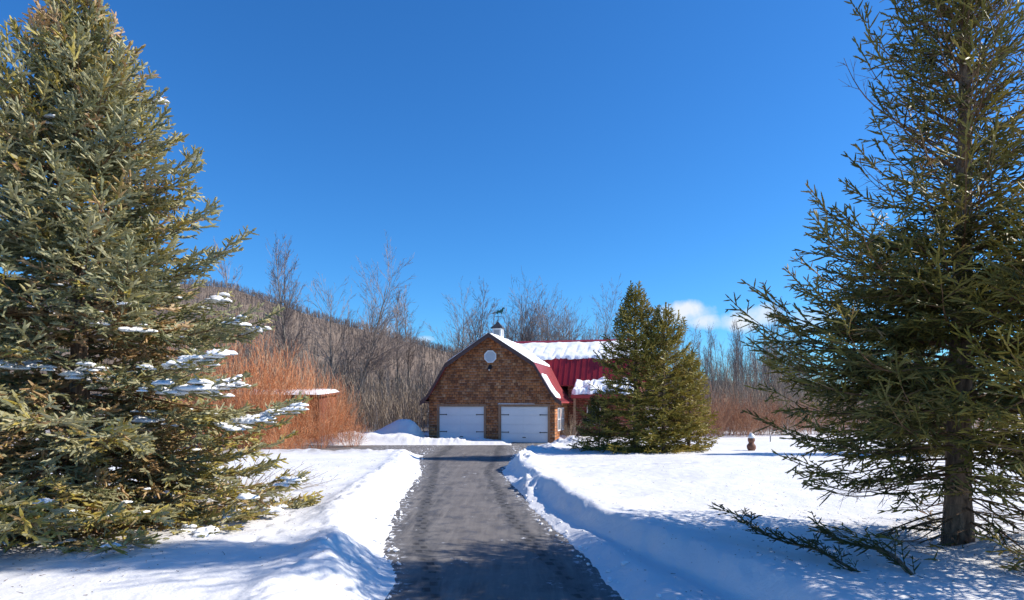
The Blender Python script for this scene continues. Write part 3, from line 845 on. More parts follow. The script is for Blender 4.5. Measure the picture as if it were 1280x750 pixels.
def clump_mesh(mb, c, rx, ry, rz, seed, tilt=(0, 0)):
    """one lump of settled snow: flat-bottomed ragged dome"""
    r = np.random.default_rng(seed); nu, nv = 22, 7
    V = []; ph = r.uniform(0, 6.28, 6)
    edge = lambda a: 1 + .22 * sin(2*a + ph[0]) + .18 * sin(3*a + ph[1]) + .14 * sin(5*a + ph[2]) + .10 * sin(9*a + ph[3])
    for j in range(nv):
        g = j / (nv - 1)
        rad = sin(g * pi / 2) ** .8; z = cos(g * pi / 2)
        for i in range(nu):
            a = 2*pi * i / nu
            bumpz = 1 + .35 * sin(3*a + ph[4] + g * 4) * g + .2 * r.normal() * (g < .95)
            x = rad * rx * edge(a) ; y = rad * ry * edge(a)
            X_ = x * cos(a); Y_ = y * sin(a)
            V.append((c[0] + X_, c[1] + Y_, c[2] + z * rz * bumpz + X_ * tilt[0] + Y_ * tilt[1]))
    for i in range(nu):
        a = 2*pi * i / nu
        V.append((c[0] + .7*rx*edge(a)*cos(a), c[1] + .7*ry*edge(a)*sin(a), c[2] - .25 * rz + .7*rx*edge(a)*cos(a)*tilt[0]))
    F = [(j*nu+i, j*nu+(i+1) % nu, (j+1)*nu+(i+1) % nu, (j+1)*nu+i) for j in range(nv) for i in range(nu)]
    mb.add(V, F)

# left blue spruce ---------------------------------------------------
TB = [spray(100 + k, .42, .034, 75, .0075, flat=1.2, gap=.092, side=.5, sub=(k % 2 == 0), core=.019) for k in range(4)]
def left_tint(z, g, az, r):
    n = len(z)
    t = .44 + r.normal(0, .11, n)
    t += .28 * sst(.36, .10, z) * (r.random(n) < .7)                 # old yellowed low boughs
    t += np.where((z > .80) & (g > .8) & (r.random(n) < .6), .36, 0) + np.where((z > .5) & (r.random(n) < .14), .36, 0)
    t += np.where(z > .55, .08, 0)
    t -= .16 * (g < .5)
    t = np.where((g < .42) & (z < .45) & (r.random(n) < .55), .93, t)   # dead rusty inner twigs
    return t
LH = 9.05
left, LP, LD = spruce('blue_spruce', (-7.45, 11.0, 0), LH, [(0, 3.5), (.5, 3.65), (1.8, 3.75), (3.4, 2.95), (4.6, 2.35), (5.6, 1.85), (6.8, 1.15), (8.0, .5), (8.9, .12)], 7, TB, 'blue_spruce_needles',
    whorl=.34, per=9, sec_gap=.19, spray_s=1.0, tint=left_tint, elev=lambda f: np.interp(f, [0, .25, .5, .8, 1], [-.08, .05, .28, .75, 1.15]),
    droop=lambda f: np.interp(f, [0, .4, 1], [.22, .16, .05]), bare=lambda z, a: .12 if z < 3.0 else 0, trunk_r=.20, low_boost=1.7, inner=.14, zmin=.35, tip_up=.4,
    extra_len=lambda z, a, R: (.85 if 2.8 < z < 3.2 and (-2.6 < ((a + pi) % (2*pi)) - pi < -1.2) else 1.0))
tag(left, 'big dense grey green spruce with snow lumps on its lower boughs, filling the left side', 'tree', None)

# snow lumps resting on the boughs: each sits on the nearest spray near a wished spot on the crown
cam = np.array([0, 0, EYE])
LW = LP + np.array([-7.45, 11.0, 0])
def bough_point(px, py, P=LW):
    X = P[:, 0] / P[:, 1] * 800 + 640; Yp = 505 - (P[:, 2] - EYE) / P[:, 1] * 800
    dd = (X - px) ** 2 + (Yp - py) ** 2 + ((P[:, 1] - 7) * 7) ** 2
    return P[np.argmin(dd)]
wish = [(270, 372, .26), (8, 462, .24), (40, 462, .26), (105, 472, .22), (160, 422, .20), (215, 455, .24), (248, 490, .40), (275, 488, .2), (182, 525, .22), (300, 545, .36), (265, 435, .2),
        (225, 495, .28), (330, 535, .2), (290, 412, .16), (320, 440, .16), (355, 590, .2), (260, 660, .09), (240, 665, .08), (345, 672, .12), (310, 628, .08), (120, 462, .15), (350, 445, .10), (380, 495, .1), (240, 330-212, .07), (65, 165, .09)]
for k, (px, py, s) in enumerate(wish):
    q = bough_point(px, py)
    mb = MB()
    near_ = np.where((np.hypot(LW[:, 0] - q[0], (LW[:, 1] - q[1]) * .8) < s * 1.35) & (np.abs(LW[:, 2] - q[2]) < .06 + s * .16))[0]
    for j, i_ in enumerate(near_[:24]):
        dist = np.linalg.norm(LW[i_] - q) / (s * 1.5)
        for u_ in (.05, .2):
            c_ = LP[i_] + LD[i_] * (u_ + random.uniform(0, .1)) + np.array([0, 0, .018])
            r_ = (.045 + .10 * s + .05 * random.random()) * (1.15 - .6 * dist)
            clump_mesh(mb, c_, r_ * 1.4, r_ * 1.05, r_ * .48, 2000 + k * 97 + j * 2 + (u_ > .1))
    c = q - np.array([-7.45, 11.0, 0]) + np.array([0, 0, .02])
    clump_mesh(mb, c, s * .55, s * .45, s * .17, 300 + k, (random.uniform(-.15, .15), random.uniform(.0, .15)))
    for j in range(0):
        a_ = random.uniform(0, 6.28); q_ = random.uniform(.6, 1.5)
        c2 = c + np.array([cos(a_) * q_ * s, sin(a_) * q_ * s * .7, random.uniform(-.06, .02)])
        u_ = random.uniform(.14, .42); clump_mesh(mb, c2, s * u_, s * u_ * .8, s * u_ * .55, 400 + k * 11 + j)
    mb.build('snow_lump', 'snow', left, smooth=True)
rr_ = np.random.default_rng(5)
low = np.where((LP[:, 2] < 4.3) & (rr_.random(len(LP)) < .05))[0]
mb = MB()
for k, i in enumerate(low):
    s = rr_.uniform(.02, .06) + .06 * rr_.random() ** 4; c = LP[i] + LD[i] * .12 + np.array([0, 0, .025]); clump_mesh(mb, c, s * 1.3, s, s * .45, 900 + k)
mb.build('snow_dusting', 'snow', left, smooth=True, kind='stuff')

# right Norway spruce ------------------------------------------------
TN = [spray(200 + k, .44, .023, 65, .0065, flat=1.3, gap=.095, side=.5, sub=(k % 2 == 0), core=.0125) for k in range(4)]
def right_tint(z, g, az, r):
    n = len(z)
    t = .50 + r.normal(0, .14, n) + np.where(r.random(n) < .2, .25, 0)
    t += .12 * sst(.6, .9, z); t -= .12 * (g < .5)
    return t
RX, RY = 6.25, 8.9
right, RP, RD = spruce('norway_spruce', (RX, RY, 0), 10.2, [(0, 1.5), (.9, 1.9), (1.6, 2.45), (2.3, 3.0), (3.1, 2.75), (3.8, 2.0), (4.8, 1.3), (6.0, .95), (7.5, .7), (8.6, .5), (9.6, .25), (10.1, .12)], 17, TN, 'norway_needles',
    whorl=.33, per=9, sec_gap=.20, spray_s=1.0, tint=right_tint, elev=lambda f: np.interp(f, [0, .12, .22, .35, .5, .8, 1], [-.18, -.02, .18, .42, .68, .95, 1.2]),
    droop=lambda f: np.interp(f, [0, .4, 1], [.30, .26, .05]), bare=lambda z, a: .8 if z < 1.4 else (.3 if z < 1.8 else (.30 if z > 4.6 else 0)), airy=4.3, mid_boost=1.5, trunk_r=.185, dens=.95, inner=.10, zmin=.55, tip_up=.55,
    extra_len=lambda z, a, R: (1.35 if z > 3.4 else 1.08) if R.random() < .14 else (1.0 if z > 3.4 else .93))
tag(right, 'tall dark gappy spruce, its bare lower trunk standing in a snow mound at the right', 'tree', None)

# young spruce at the right frame edge, bright tint standing in for sunlight
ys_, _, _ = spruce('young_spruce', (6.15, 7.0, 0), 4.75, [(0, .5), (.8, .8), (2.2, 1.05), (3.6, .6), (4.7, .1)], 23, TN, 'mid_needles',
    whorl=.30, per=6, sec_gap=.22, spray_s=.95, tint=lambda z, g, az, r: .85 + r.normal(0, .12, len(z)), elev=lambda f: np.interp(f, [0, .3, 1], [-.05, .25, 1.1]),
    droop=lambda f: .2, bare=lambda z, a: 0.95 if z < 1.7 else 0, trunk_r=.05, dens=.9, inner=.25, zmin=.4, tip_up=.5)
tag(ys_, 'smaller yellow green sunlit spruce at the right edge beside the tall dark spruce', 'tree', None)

# mid-distance evergreens --------------------------------------------
TM = [spray(400 + k, .45, .03, 45, .014, flat=1.2, gap=.10, side=.55, sub=False, core=.02) for k in range(3)]
sunside_tint = lambda z, g, az, r: .70 + r.normal(0, .14, len(z)) + .16 * np.cos(az - .3)  # yellower on the side facing the sun: sunlight put into the needle tint
common = dict(whorl=.34, per=8, sec_gap=.26, elev=lambda f: np.interp(f, [0, .3, .6, 1], [-.12, .15, .55, 1.25]), droop=lambda f: .2, inner=.25, zmin=.3, tip_up=.5)
m1, _, _ = spruce('evergreen_tree', (pxX(794, 27.5), 27.5, 0), 7.0, [(0, 2.4), (.9, 2.5), (2.4, 1.95), (4, 1.3), (5.2, .7), (6.1, .35), (6.9, .1)], 31, TM, 'mid_needles', spray_s=1.0, tint=sunside_tint, trunk_r=.15, **common)
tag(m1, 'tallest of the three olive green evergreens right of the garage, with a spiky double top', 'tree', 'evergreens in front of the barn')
m2, _, _ = spruce('evergreen_tree', (pxX(829, 27.0), 27.0, 0), 5.7, [(0, 1.7), (.9, 1.9), (2.4, 1.6), (4, 1.0), (5.3, .35), (5.9, .1)], 37, TM, 'mid_needles', spray_s=.95, tint=sunside_tint, trunk_r=.12, **common)
tag(m2, 'middle yellow green evergreen joined to the right side of the tallest one', 'tree', 'evergreens in front of the barn')
m3, _, _ = spruce('evergreen_tree', (pxX(862, 27.6), 27.6, 0), 4.3, [(0, 1.0), (.8, 1.15), (2.2, .9), (3.4, .4), (4.2, .1)], 41, TM, 'mid_needles', spray_s=.85, tint=sunside_tint, trunk_r=.09, **common)
tag(m3, 'shortest of the three evergreens at the right end of the clump', 'tree', 'evergreens in front of the barn')
m4, _, _ = spruce('evergreen_tree', (pxX(748, 28.4), 28.4, 0), 2.4, [(0, 1.2), (.6, 1.1), (1.5, .6), (2.3, .1)], 43, TM, 'mid_needles', spray_s=.8, tint=lambda z, g, az, r: .2 + r.normal(0, .1, len(z)), trunk_r=.06, **common)
tag(m4, 'low dark evergreen at the left foot of the tallest olive one, before the barn porch', 'tree', 'evergreens in front of the barn')
m5, _, _ = spruce('evergreen_tree', (16.2, 25.5, 0), 6.4, [(0, 1.5), (.9, 1.7), (2.4, 1.4), (4.4, .8), (6.3, .1)], 47, TM, 'mid_needles', spray_s=1.0, tint=lambda z, g, az, r: .25 + r.normal(0, .1, len(z)), trunk_r=.12, **common)
tag(m5, 'dark evergreen glimpsed through the boughs behind the tall right spruce', 'tree', None)

# fallen bough on the snow in front of the right spruce
def bough(name, pts, rad, tmpl, seed, label):
    R = random.Random(seed); root = empty(name, (pts[0][0], pts[0][1], 0))
    P = np.array(pts, float) - np.array([pts[0][0], pts[0][1], 0])
    t = np.linspace(0, len(P) - 1, 14); C = np.stack([np.interp(t, range(len(P)), P[:, k]) for k in range(3)], -1)
    C += np.stack([.05 * np.sin(t * 2.3 + seed), .05 * np.cos(t * 1.9 + seed), .025 * np.sin(t * 3.1 + seed)], -1)
    V, F = tube(C, np.linspace(rad, rad * .25, len(C)), 7); mb = MB(); mb.add(V, F); mb.build('limb', 'spruce_bark', root, smooth=True)
    Ps, Ds = [], []
    for k in range(2, len(C)):
        d = norm(C[k] - C[k-1]); side = np.cross(d, [0, 0, 1.])
        for s in (-1, 1, 1, -1):
            q = C[k] + d * R.uniform(-.05, .05)
            Ps.append(q); Ds.append(d * R.uniform(.6, 1.1) + side * s * R.uniform(.4, 1.0) + np.array([0, 0, R.uniform(.0, .5)]))
    Ps.append(C[-1]); Ds.append(norm(C[-1] - C[-2]))
    Ps = np.array(Ps); Ds = np.array(Ds); r = np.random.default_rng(seed)
    mb = MB(); w = r.random(len(Ps)) < .8
    stamp(mb, tmpl, Ps[w], Ds[w], norm(np.array([[0, 0, 1.]]) + r.normal(0, .3, (w.sum(), 3))), r.uniform(.3, .95, w.sum()), .15 + r.normal(0, .08, w.sum()))
    mb.build('foliage', ['norway_needles', 'spruce_twig'], root)
    tag(root, label, 'branch', 'spruce boughs lying on the snow')
def gp(x, y, dz=.1): return (x, y, gh(x, y) + dz)
bough('spruce_bough', [gp(4.25, 7.0, -.12), gp(3.85, 7.5, .08), gp(3.6, 7.95, .13), gp(3.25, 8.3, .22), gp(3.1, 8.9, .36)], .022, TN[0], 3, 'dark spruce bough reaching farthest left over the shaded snow, its tip raised')
bough('spruce_bough', [gp(4.6, 6.95, -.12), gp(4.4, 7.3, .12), gp(4.2, 7.8, .2), gp(3.95, 8.0, .30)], .035, TN[1], 4, 'thick dark spruce bough half buried in shaded snow just right of the longest one')
if 0: bough('spruce_bough', [gp(5.5, 7.0, -.1), gp(5.2, 7.4, .14), gp(4.8, 7.9, .24), gp(4.5, 8.5, .3)], .02, TN[2], 6, 'short green spruce bough lying nearest the trunk of the right spruce')

# ------------------------------------------------------------------ garage
def prof_z(s):
    s = np.abs(s); return np.interp(s, [0, 2.73, 3.78, 4.08, 4.38], [6.50, 4.72, 2.98, 2.63, 2.42])
PS = [-4.38, -4.08, -3.78, -2.73, 0, 2.73, 3.78, 4.08, 4.38]
def wall_uv(V): return np.stack([V[:, 0] * .97 + V[:, 1] * .97, V[:, 2]], -1)

def roof_sheet(mb, ps, t0, t1, zf, th, off=0.0):
    """extruded profile: outer surface zf(s)+off, thickness th downward"""
    for a, b in zip(ps[:-1], ps[1:]):
        za, zb = zf(a) + off, zf(b) + off
        mb.hexa([(a, t0, za - th), (b, t0, zb - th), (b, t1, zb - th), (a, t1, za - th), (a, t0, za), (b, t0, zb), (b, t1, zb), (a, t1, za)])

def build_garage():
    root = empty('garage', (GC[0], GC[1], 0), -TH)
    HW = 3.93; D1, D2 = (-3.27, -.40), (.64, 3.51); DH = 2.15; TB_ = .16
    mb = MB()
    br = sorted(set([-HW, *D1, *D2, HW, 0, -2.73, 2.73, -3.78, 3.78]))
    for a, b in zip(br[:-1], br[1:]):
        m = (a + b) / 2; z0 = DH if (D1[0] < m < D1[1] or D2[0] < m < D2[1]) else -.2
        za, zb = prof_z(a) - .1, prof_z(b) - .1
        mb.hexa([(a, 0, z0), (b, 0, z0), (b, TB_, z0), (a, TB_, z0), (a, 0, za), (b, 0, zb), (b, TB_, zb), (a, TB_, za)])
    L = 6.4
    mb.box(-HW, -HW + .15, TB_, L, -.2, 2.68)
    # right wall with window openings
    wins = [(.95, 1.75), (2.25, 3.05)]
    cuts = [TB_, .95, 1.75, 2.25, 3.05, L]
    for a, b in zip(cuts[:-1], cuts[1:]):
        if (a, b) in wins:
            mb.box(HW - .15, HW, a, b, -.2, .75); mb.box(HW - .15, HW, a, b, 2.0, 2.68)
        else: mb.box(HW - .15, HW, a, b, -.2, 2.68)
    wall = mb.build('wall', 'cedar_shingles', root, uv=wall_uv)
    for (a, b) in wins:
        mb = MB()
        for (y0, y1, z0, z1) in ((a-.08, a, .67, 2.08), (b, b+.08, .67, 2.08), (a, b, 2.0, 2.08), (a, b, .67, .75), ((a+b)/2-.02, (a+b)/2+.02, .75, 2.0), (a, (a+b)/2-.02, 1.36, 1.40), ((a+b)/2+.02, b, 1.36, 1.40)):
            mb.box(HW - .05, HW + .03, y0, y1, z0, z1)
        w = mb.build('window', 'white_paint', root)
        mb = MB(); mb.box(HW - .10, HW - .08, a, b, .75, 2.0); mb.build('pane', 'grey_glass', w)
    # corner board / soffits
    mb = MB()
    mb.box(HW + .003, 4.33, -.30, L, 2.40, 2.46); mb.build('soffit', 'tan_trim', root)
    mb = MB(); mb.box(-4.33, -HW - .003, -.30, L, 2.40, 2.46); mb.build('soffit', 'tan_trim', root)
    # roof
    mb = MB(); roof_sheet(mb, PS, -.38, L, prof_z, .07)
    # standing seams
    for t in np.arange(-.2, L, .42):
        for a, b in zip(PS[:-1], PS[1:]):
            za, zb = prof_z(a), prof_z(b)
            mb.hexa([(a, t, za), (b, t, zb), (b, t+.025, zb), (a, t+.025, za), (a, t, za+.03), (b, t, zb+.03), (b, t+.025, zb+.03), (a, t+.025, za+.03)])
    roof = mb.build('roof', 'red_metal_faded', root)
    # barge boards
    mb = MB(); roof_sheet(mb, PS, -.425, -.383, prof_z, .26, .035)
    roof_sheet(mb, PS, -.445, -.428, prof_z, .10, .05)
    mb.build('barge_board', 'dark_trim', roof)
    # snow on the upper slopes
    def snow_slab(pts2d, t0, t1, th, name, par, seed, flip=False, nb=16, edge=.04):
        """snow following a 2D profile polyline (s,z) between t0..t1 with uneven thickness"""
        n = 26; m_ = 40; P = np.array(pts2d, float)
        cl = np.concatenate([[0], np.cumsum(np.linalg.norm(np.diff(P, axis=0), axis=1))])
        q = np.linspace(0, cl[-1], n); S = np.interp(q, cl, P[:, 0]); Z = np.interp(q, cl, P[:, 1])
        T = np.linspace(t0, t1, m_)
        QQ, TT = np.meshgrid(q, T, indexing='ij')
        e = np.minimum(np.minimum(QQ / .12, (cl[-1] - QQ) / .12), np.minimum((TT - t0) / .1, (t1 - TT) / .1)); e = np.clip(e, 0, 1) ** .5
        hgt = th * e * (1 + 1.1 * fbm(QQ * 1 + seed, TT, 1.4, 4)) + .006
        # ragged lower edge
        rag = fbm(TT + seed * 3, TT * 0 + 5, 1.7, 3) * edge * 4 * (QQ / cl[-1])
        SS = np.interp(QQ + rag, cl, P[:, 0], right=None); ZZ = np.interp(QQ + rag, cl, P[:, 1])
        top = np.stack([SS, TT, ZZ + hgt], -1).reshape(-1, 3); bot = np.stack([SS, TT, ZZ + .003], -1).reshape(-1, 3)
        i = np.arange(n - 1)[:, None] * m_ + np.arange(m_ - 1)[None]
        F = np.stack([i, i + m_, i + m_ + 1, i + 1], -1).reshape(-1, 4)
        if P[-1][0] < P[0][0]: F = F[:, ::-1]
        K = len(top); Fb = F[:, ::-1] + K
        bd = [(a, a+1) for a in range(m_-1)] + [((n-1)*m_+a+1, (n-1)*m_+a) for a in range(m_-1)] + [((a+1)*m_, a*m_) for a in range(n-1)] + [(a*m_+m_-1, (a+1)*m_+m_-1) for a in range(n-1)]
        Fs = np.array([(a, b, b+K, a+K) for a, b in bd])
        mb = MB(); mb.add(np.concatenate([top, bot]), np.concatenate([F, Fb, Fs]))
        return mb.build(name, 'snow', par, smooth=True)
    snow_slab([(.02, 6.50), (2.66, 4.77)], -.40, L, .11, 'roof_snow', roof, 3)
    snow_slab([(-.02, 6.50), (-2.74, 4.73)], -.40, L, .11, 'roof_snow', roof, 8)
    # patch sliding down the steep right slope
    a = snow_slab([(3.15, prof_z(3.15)), (3.78, 2.98), (4.08, 2.63)], -.25, 1.15, .16, 'roof_snow', roof, 14, edge=.09)
    # doors
    for (a, b) in (D1, D2):
        mb = MB()
        mb.box(a - .13, a, -.04, .02, 0, DH + .14); mb.box(b, b + .13, -.04, .02, 0, DH + .14); mb.box(a, b, -.04, .02, DH, DH + .14)
        mb.build('door_frame', 'tan_trim', root)
        mb = MB()
        for k in range(4):
            z0 = .02 + k * .53; mb.box(a + .01, b - .01, .05, .10, z0, z0 + .522)
            for j in range(2):
                x0 = a + .01 + j * (b - a - .02) / 2; x1 = x0 + (b - a - .02) / 2
                mb.box(x0 + .06, x1 - .06, .040, .05, z0 + .05, z0 + .47)
        mb.box(a, b, .10, .12, 0, DH)
        d = mb.build('garage_door', 'door_white', root)
        for z in (.62, 1.66):
            for sg, x in ((1, a + .03), (-1, b - .03)):
                mb = MB(); x1 = x + sg * .42
                lo, hi = min(x, x1), max(x, x1)
                mb.box(lo, hi, .026, .038, z - .022, z + .022)
                tipx = x1; mb.add([(tipx, .024, z - .05), (tipx + sg*.08, .024, z), (tipx, .024, z + .05), (tipx, .038, z - .05), (tipx + sg*.08, .038, z), (tipx, .038, z + .05)], [(0,1,4,3),(1,2,5,4),(2,0,3,5)])
                mb.add([(tipx, .024, z - .05), (tipx + sg*.08, .024, z), (tipx, .024, z + .05)], [(0, 1, 2)])
                mb.build('strap_hinge', 'black_iron', d)
        mb = MB(); mb.box((a+b)/2 - .1, (a+b)/2 + .1, .015, .038, .30, .34); mb.build('handle', 'black_iron', d)
    # snow lying on the right lintel
    mb = MB(); V = []
    n = 24
    for i in range(n + 1):
        x = .45 + (2.75 - .45) * i / n; h = .03 + .03 * abs(sin(i * 1.7)) * (1 - (i/n)) ; h = h if 0 < i < n else .004
        V += [(x, -.05, DH + .142), (x, .0, DH + .142), (x, -.01, DH + .142 + h), (x, -.045, DH + .142 + h * .8)]
    F = [(4*i+j, 4*(i+1)+j, 4*(i+1)+(j+1) % 4, 4*i+(j+1) % 4) for i in range(n) for j in range(4)]
    mb.add(V, F); mb.build('lintel_snow', 'snow', root, smooth=True)
    # octagonal louvre
    mb = MB(); cz = 5.15; Rr = .40
    ring = [(Rr * cos(pi/8 + k*pi/4), Rr * sin(pi/8 + k*pi/4)) for k in range(8)]
    o_ = [(x, -.05, cz + z) for x, z in ring]; i_ = [(x*.84, -.05, cz + z*.84) for x, z in ring]; ob = [(x, .0, cz + z) for x, z in ring]; ib = [(x*.84, -.0, cz + z*.84) for x, z in ring]
    V = o_ + i_ + ob + ib
    F = []
    for k in range(8):
        j = (k+1) % 8; F += [(k, 8+k, 8+j, j), (k, j, 16+j, 16+k), (8+k, 24+k, 24+j, 8+j)]
    mb.add(V, F); lv = mb.build('octagonal_vent', 'white_paint', root)
    mb = MB()
    for k in range(9):
        z = cz - .30 + k * .068; hw = min(.33, .33 - max(0, abs(z + .02 - cz) - .15) * 1.0)
        mb.hexa([(-hw, -.035, z), (hw, -.035, z), (hw, -.01, z + .05), (-hw, -.01, z + .05), (-hw, -.03, z + .012), (hw, -.03, z + .012), (hw, -.005, z + .062), (-hw, -.005, z + .062)])
    mb.build('louvre_slats', 'white_paint', lv)
    # gooseneck lamp
    mb = MB()
    mb.box(-.09, .09, -.03, .0, 4.42, 4.66)
    th = np.linspace(0, pi, 9); pts = [(0, -.03 - .11 * (1 - cos(t)), 4.56 + .10 * sin(t)) for t in th]
    V, F = tube(pts, [.018] * 9, 6); mb.add(V, F)
    lamp = mb.build('wall_lamp', 'black_iron', root)
    mb = MB(); V = []; prof = [(.03, 4.56), (.06, 4.52), (.13, 4.40), (.15, 4.36)]
    for rr, z in prof:
        for k in range(14): V.append((rr * cos(2*pi*k/14), -.25 + rr * sin(2*pi*k/14), z))
    F = [(j*14+k, j*14+(k+1) % 14, (j+1)*14+(k+1) % 14, (j+1)*14+k) for j in range(3) for k in range(14)]
    mb.add(V, F); mb.build('lamp_shade', 'black_iron', lamp, smooth=True)
    mb = MB(); V = []
    for j, (rr, z) in enumerate([(.02, 4.42), (.05, 4.38), (.055, 4.33), (.02, 4.29)]):
        for k in range(10): V.append((rr * cos(2*pi*k/10), -.25 + rr * sin(2*pi*k/10), z))
    F = [(j*10+k, j*10+(k+1) % 10, (j+1)*10+(k+1) % 10, (j+1)*10+k) for j in range(3) for k in range(10)]
    mb.add(V, F); mb.build('bulb', 'white_paint', lamp, smooth=True)
    # cupola with weathervane
    cy = 1.75
    mb = MB(); mb.box(-.29, .29, cy - .29, cy + .29, 6.15, 7.02)
    cup = mb.build('cupola', 'white_paint', root)
    mb = MB()
    for k in range(6):
        mb.box(-.20, .20, cy - .303, cy - .293, 6.55 + k * .065, 6.585 + k * .065)
        mb.box(.293, .303, cy - .20, cy + .20, 6.55 + k * .065, 6.585 + k * .065)
    mb.build('cupola_louvres', 'stake_grey', cup)
    mb = MB(); b_ = .40; z0 = 7.023
    V = [(-b_, cy-b_, z0), (b_, cy-b_, z0), (b_, cy+b_, z0), (-b_, cy+b_, z0)]
    prev = 0
    for rr, z in [(.36, z0 + .06), (.22, z0 + .20), (.07, z0 + .38), (.0101, z0 + .45)]:
        V += [(-rr, cy-rr, z), (rr, cy-rr, z), (rr, cy+rr, z), (-rr, cy+rr, z)]
    F = [(0, 3, 2, 1)] + [(4*j+k, 4*j+(k+1) % 4, 4*j+4+(k+1) % 4, 4*j+4+k) for j in range(4) for k in range(4)]
    mb.add(V, F); mb.build('cupola_roof', 'black_shingle', cup)
    mb = MB(); V, F = prisms([(0, cy, 7.4)], [(0, cy, 8.30)], [.016], [.012], 6); mb.add(V, F)
    V, F = prisms([(-.27, cy, 7.78), (0, cy-.27, 7.78)], [(.27, cy, 7.78), (0, cy+.27, 7.78)], [.012]*2, [.012]*2, 5); mb.add(V, F)
    V, F = prisms([(-.36, cy, 8.0)], [(.40, cy, 8.0)], [.012], [.012], 5); mb.add(V, F)
    vane = mb.build('weathervane', 'black_iron', cup)
    # running animal / rooster-like plate outline, solid
    out = [(-.30, 8.02), (-.18, 8.08), (-.10, 8.20), (-.02, 8.16), (.10, 8.18), (.20, 8.30), (.30, 8.36), (.36, 8.28), (.28, 8.24), (.26, 8.12), (.18, 8.04), (.20, 7.94), (.14, 7.94), (.08, 8.03), (-.08, 8.02), (-.12, 7.93), (-.18, 7.95), (-.16, 8.02)]
    n = len(out); V = [(x + .08, cy - .015, z) for x, z in out] + [(x + .08, cy + .015, z) for x, z in out]
    mb = MB(); mb.ngon(V, [list(range(n)), list(range(2*n-1, n-1, -1))] + [[k, k+n, (k+1) % n + n, (k+1) % n] for k in range(n)]); mb.build('vane_figure', 'copper_green', vane)
    mb = MB(); mb.add([(.36, cy-.012, 7.93), (.58, cy-.012, 8.0), (.36, cy-.012, 8.07), (.36, cy+.012, 7.93), (.58, cy+.012, 8.0), (.36, cy+.012, 8.07)], [(0,1,4,3),(1,2,5,4),(2,0,3,5)]); mb.build('arrow_head', 'black_iron', vane)
    tag(root, 'brown shingled gambrel garage with two white doors and a cupola at the driveway end', 'garage')
    return snow_slab

snow_slab = build_garage()

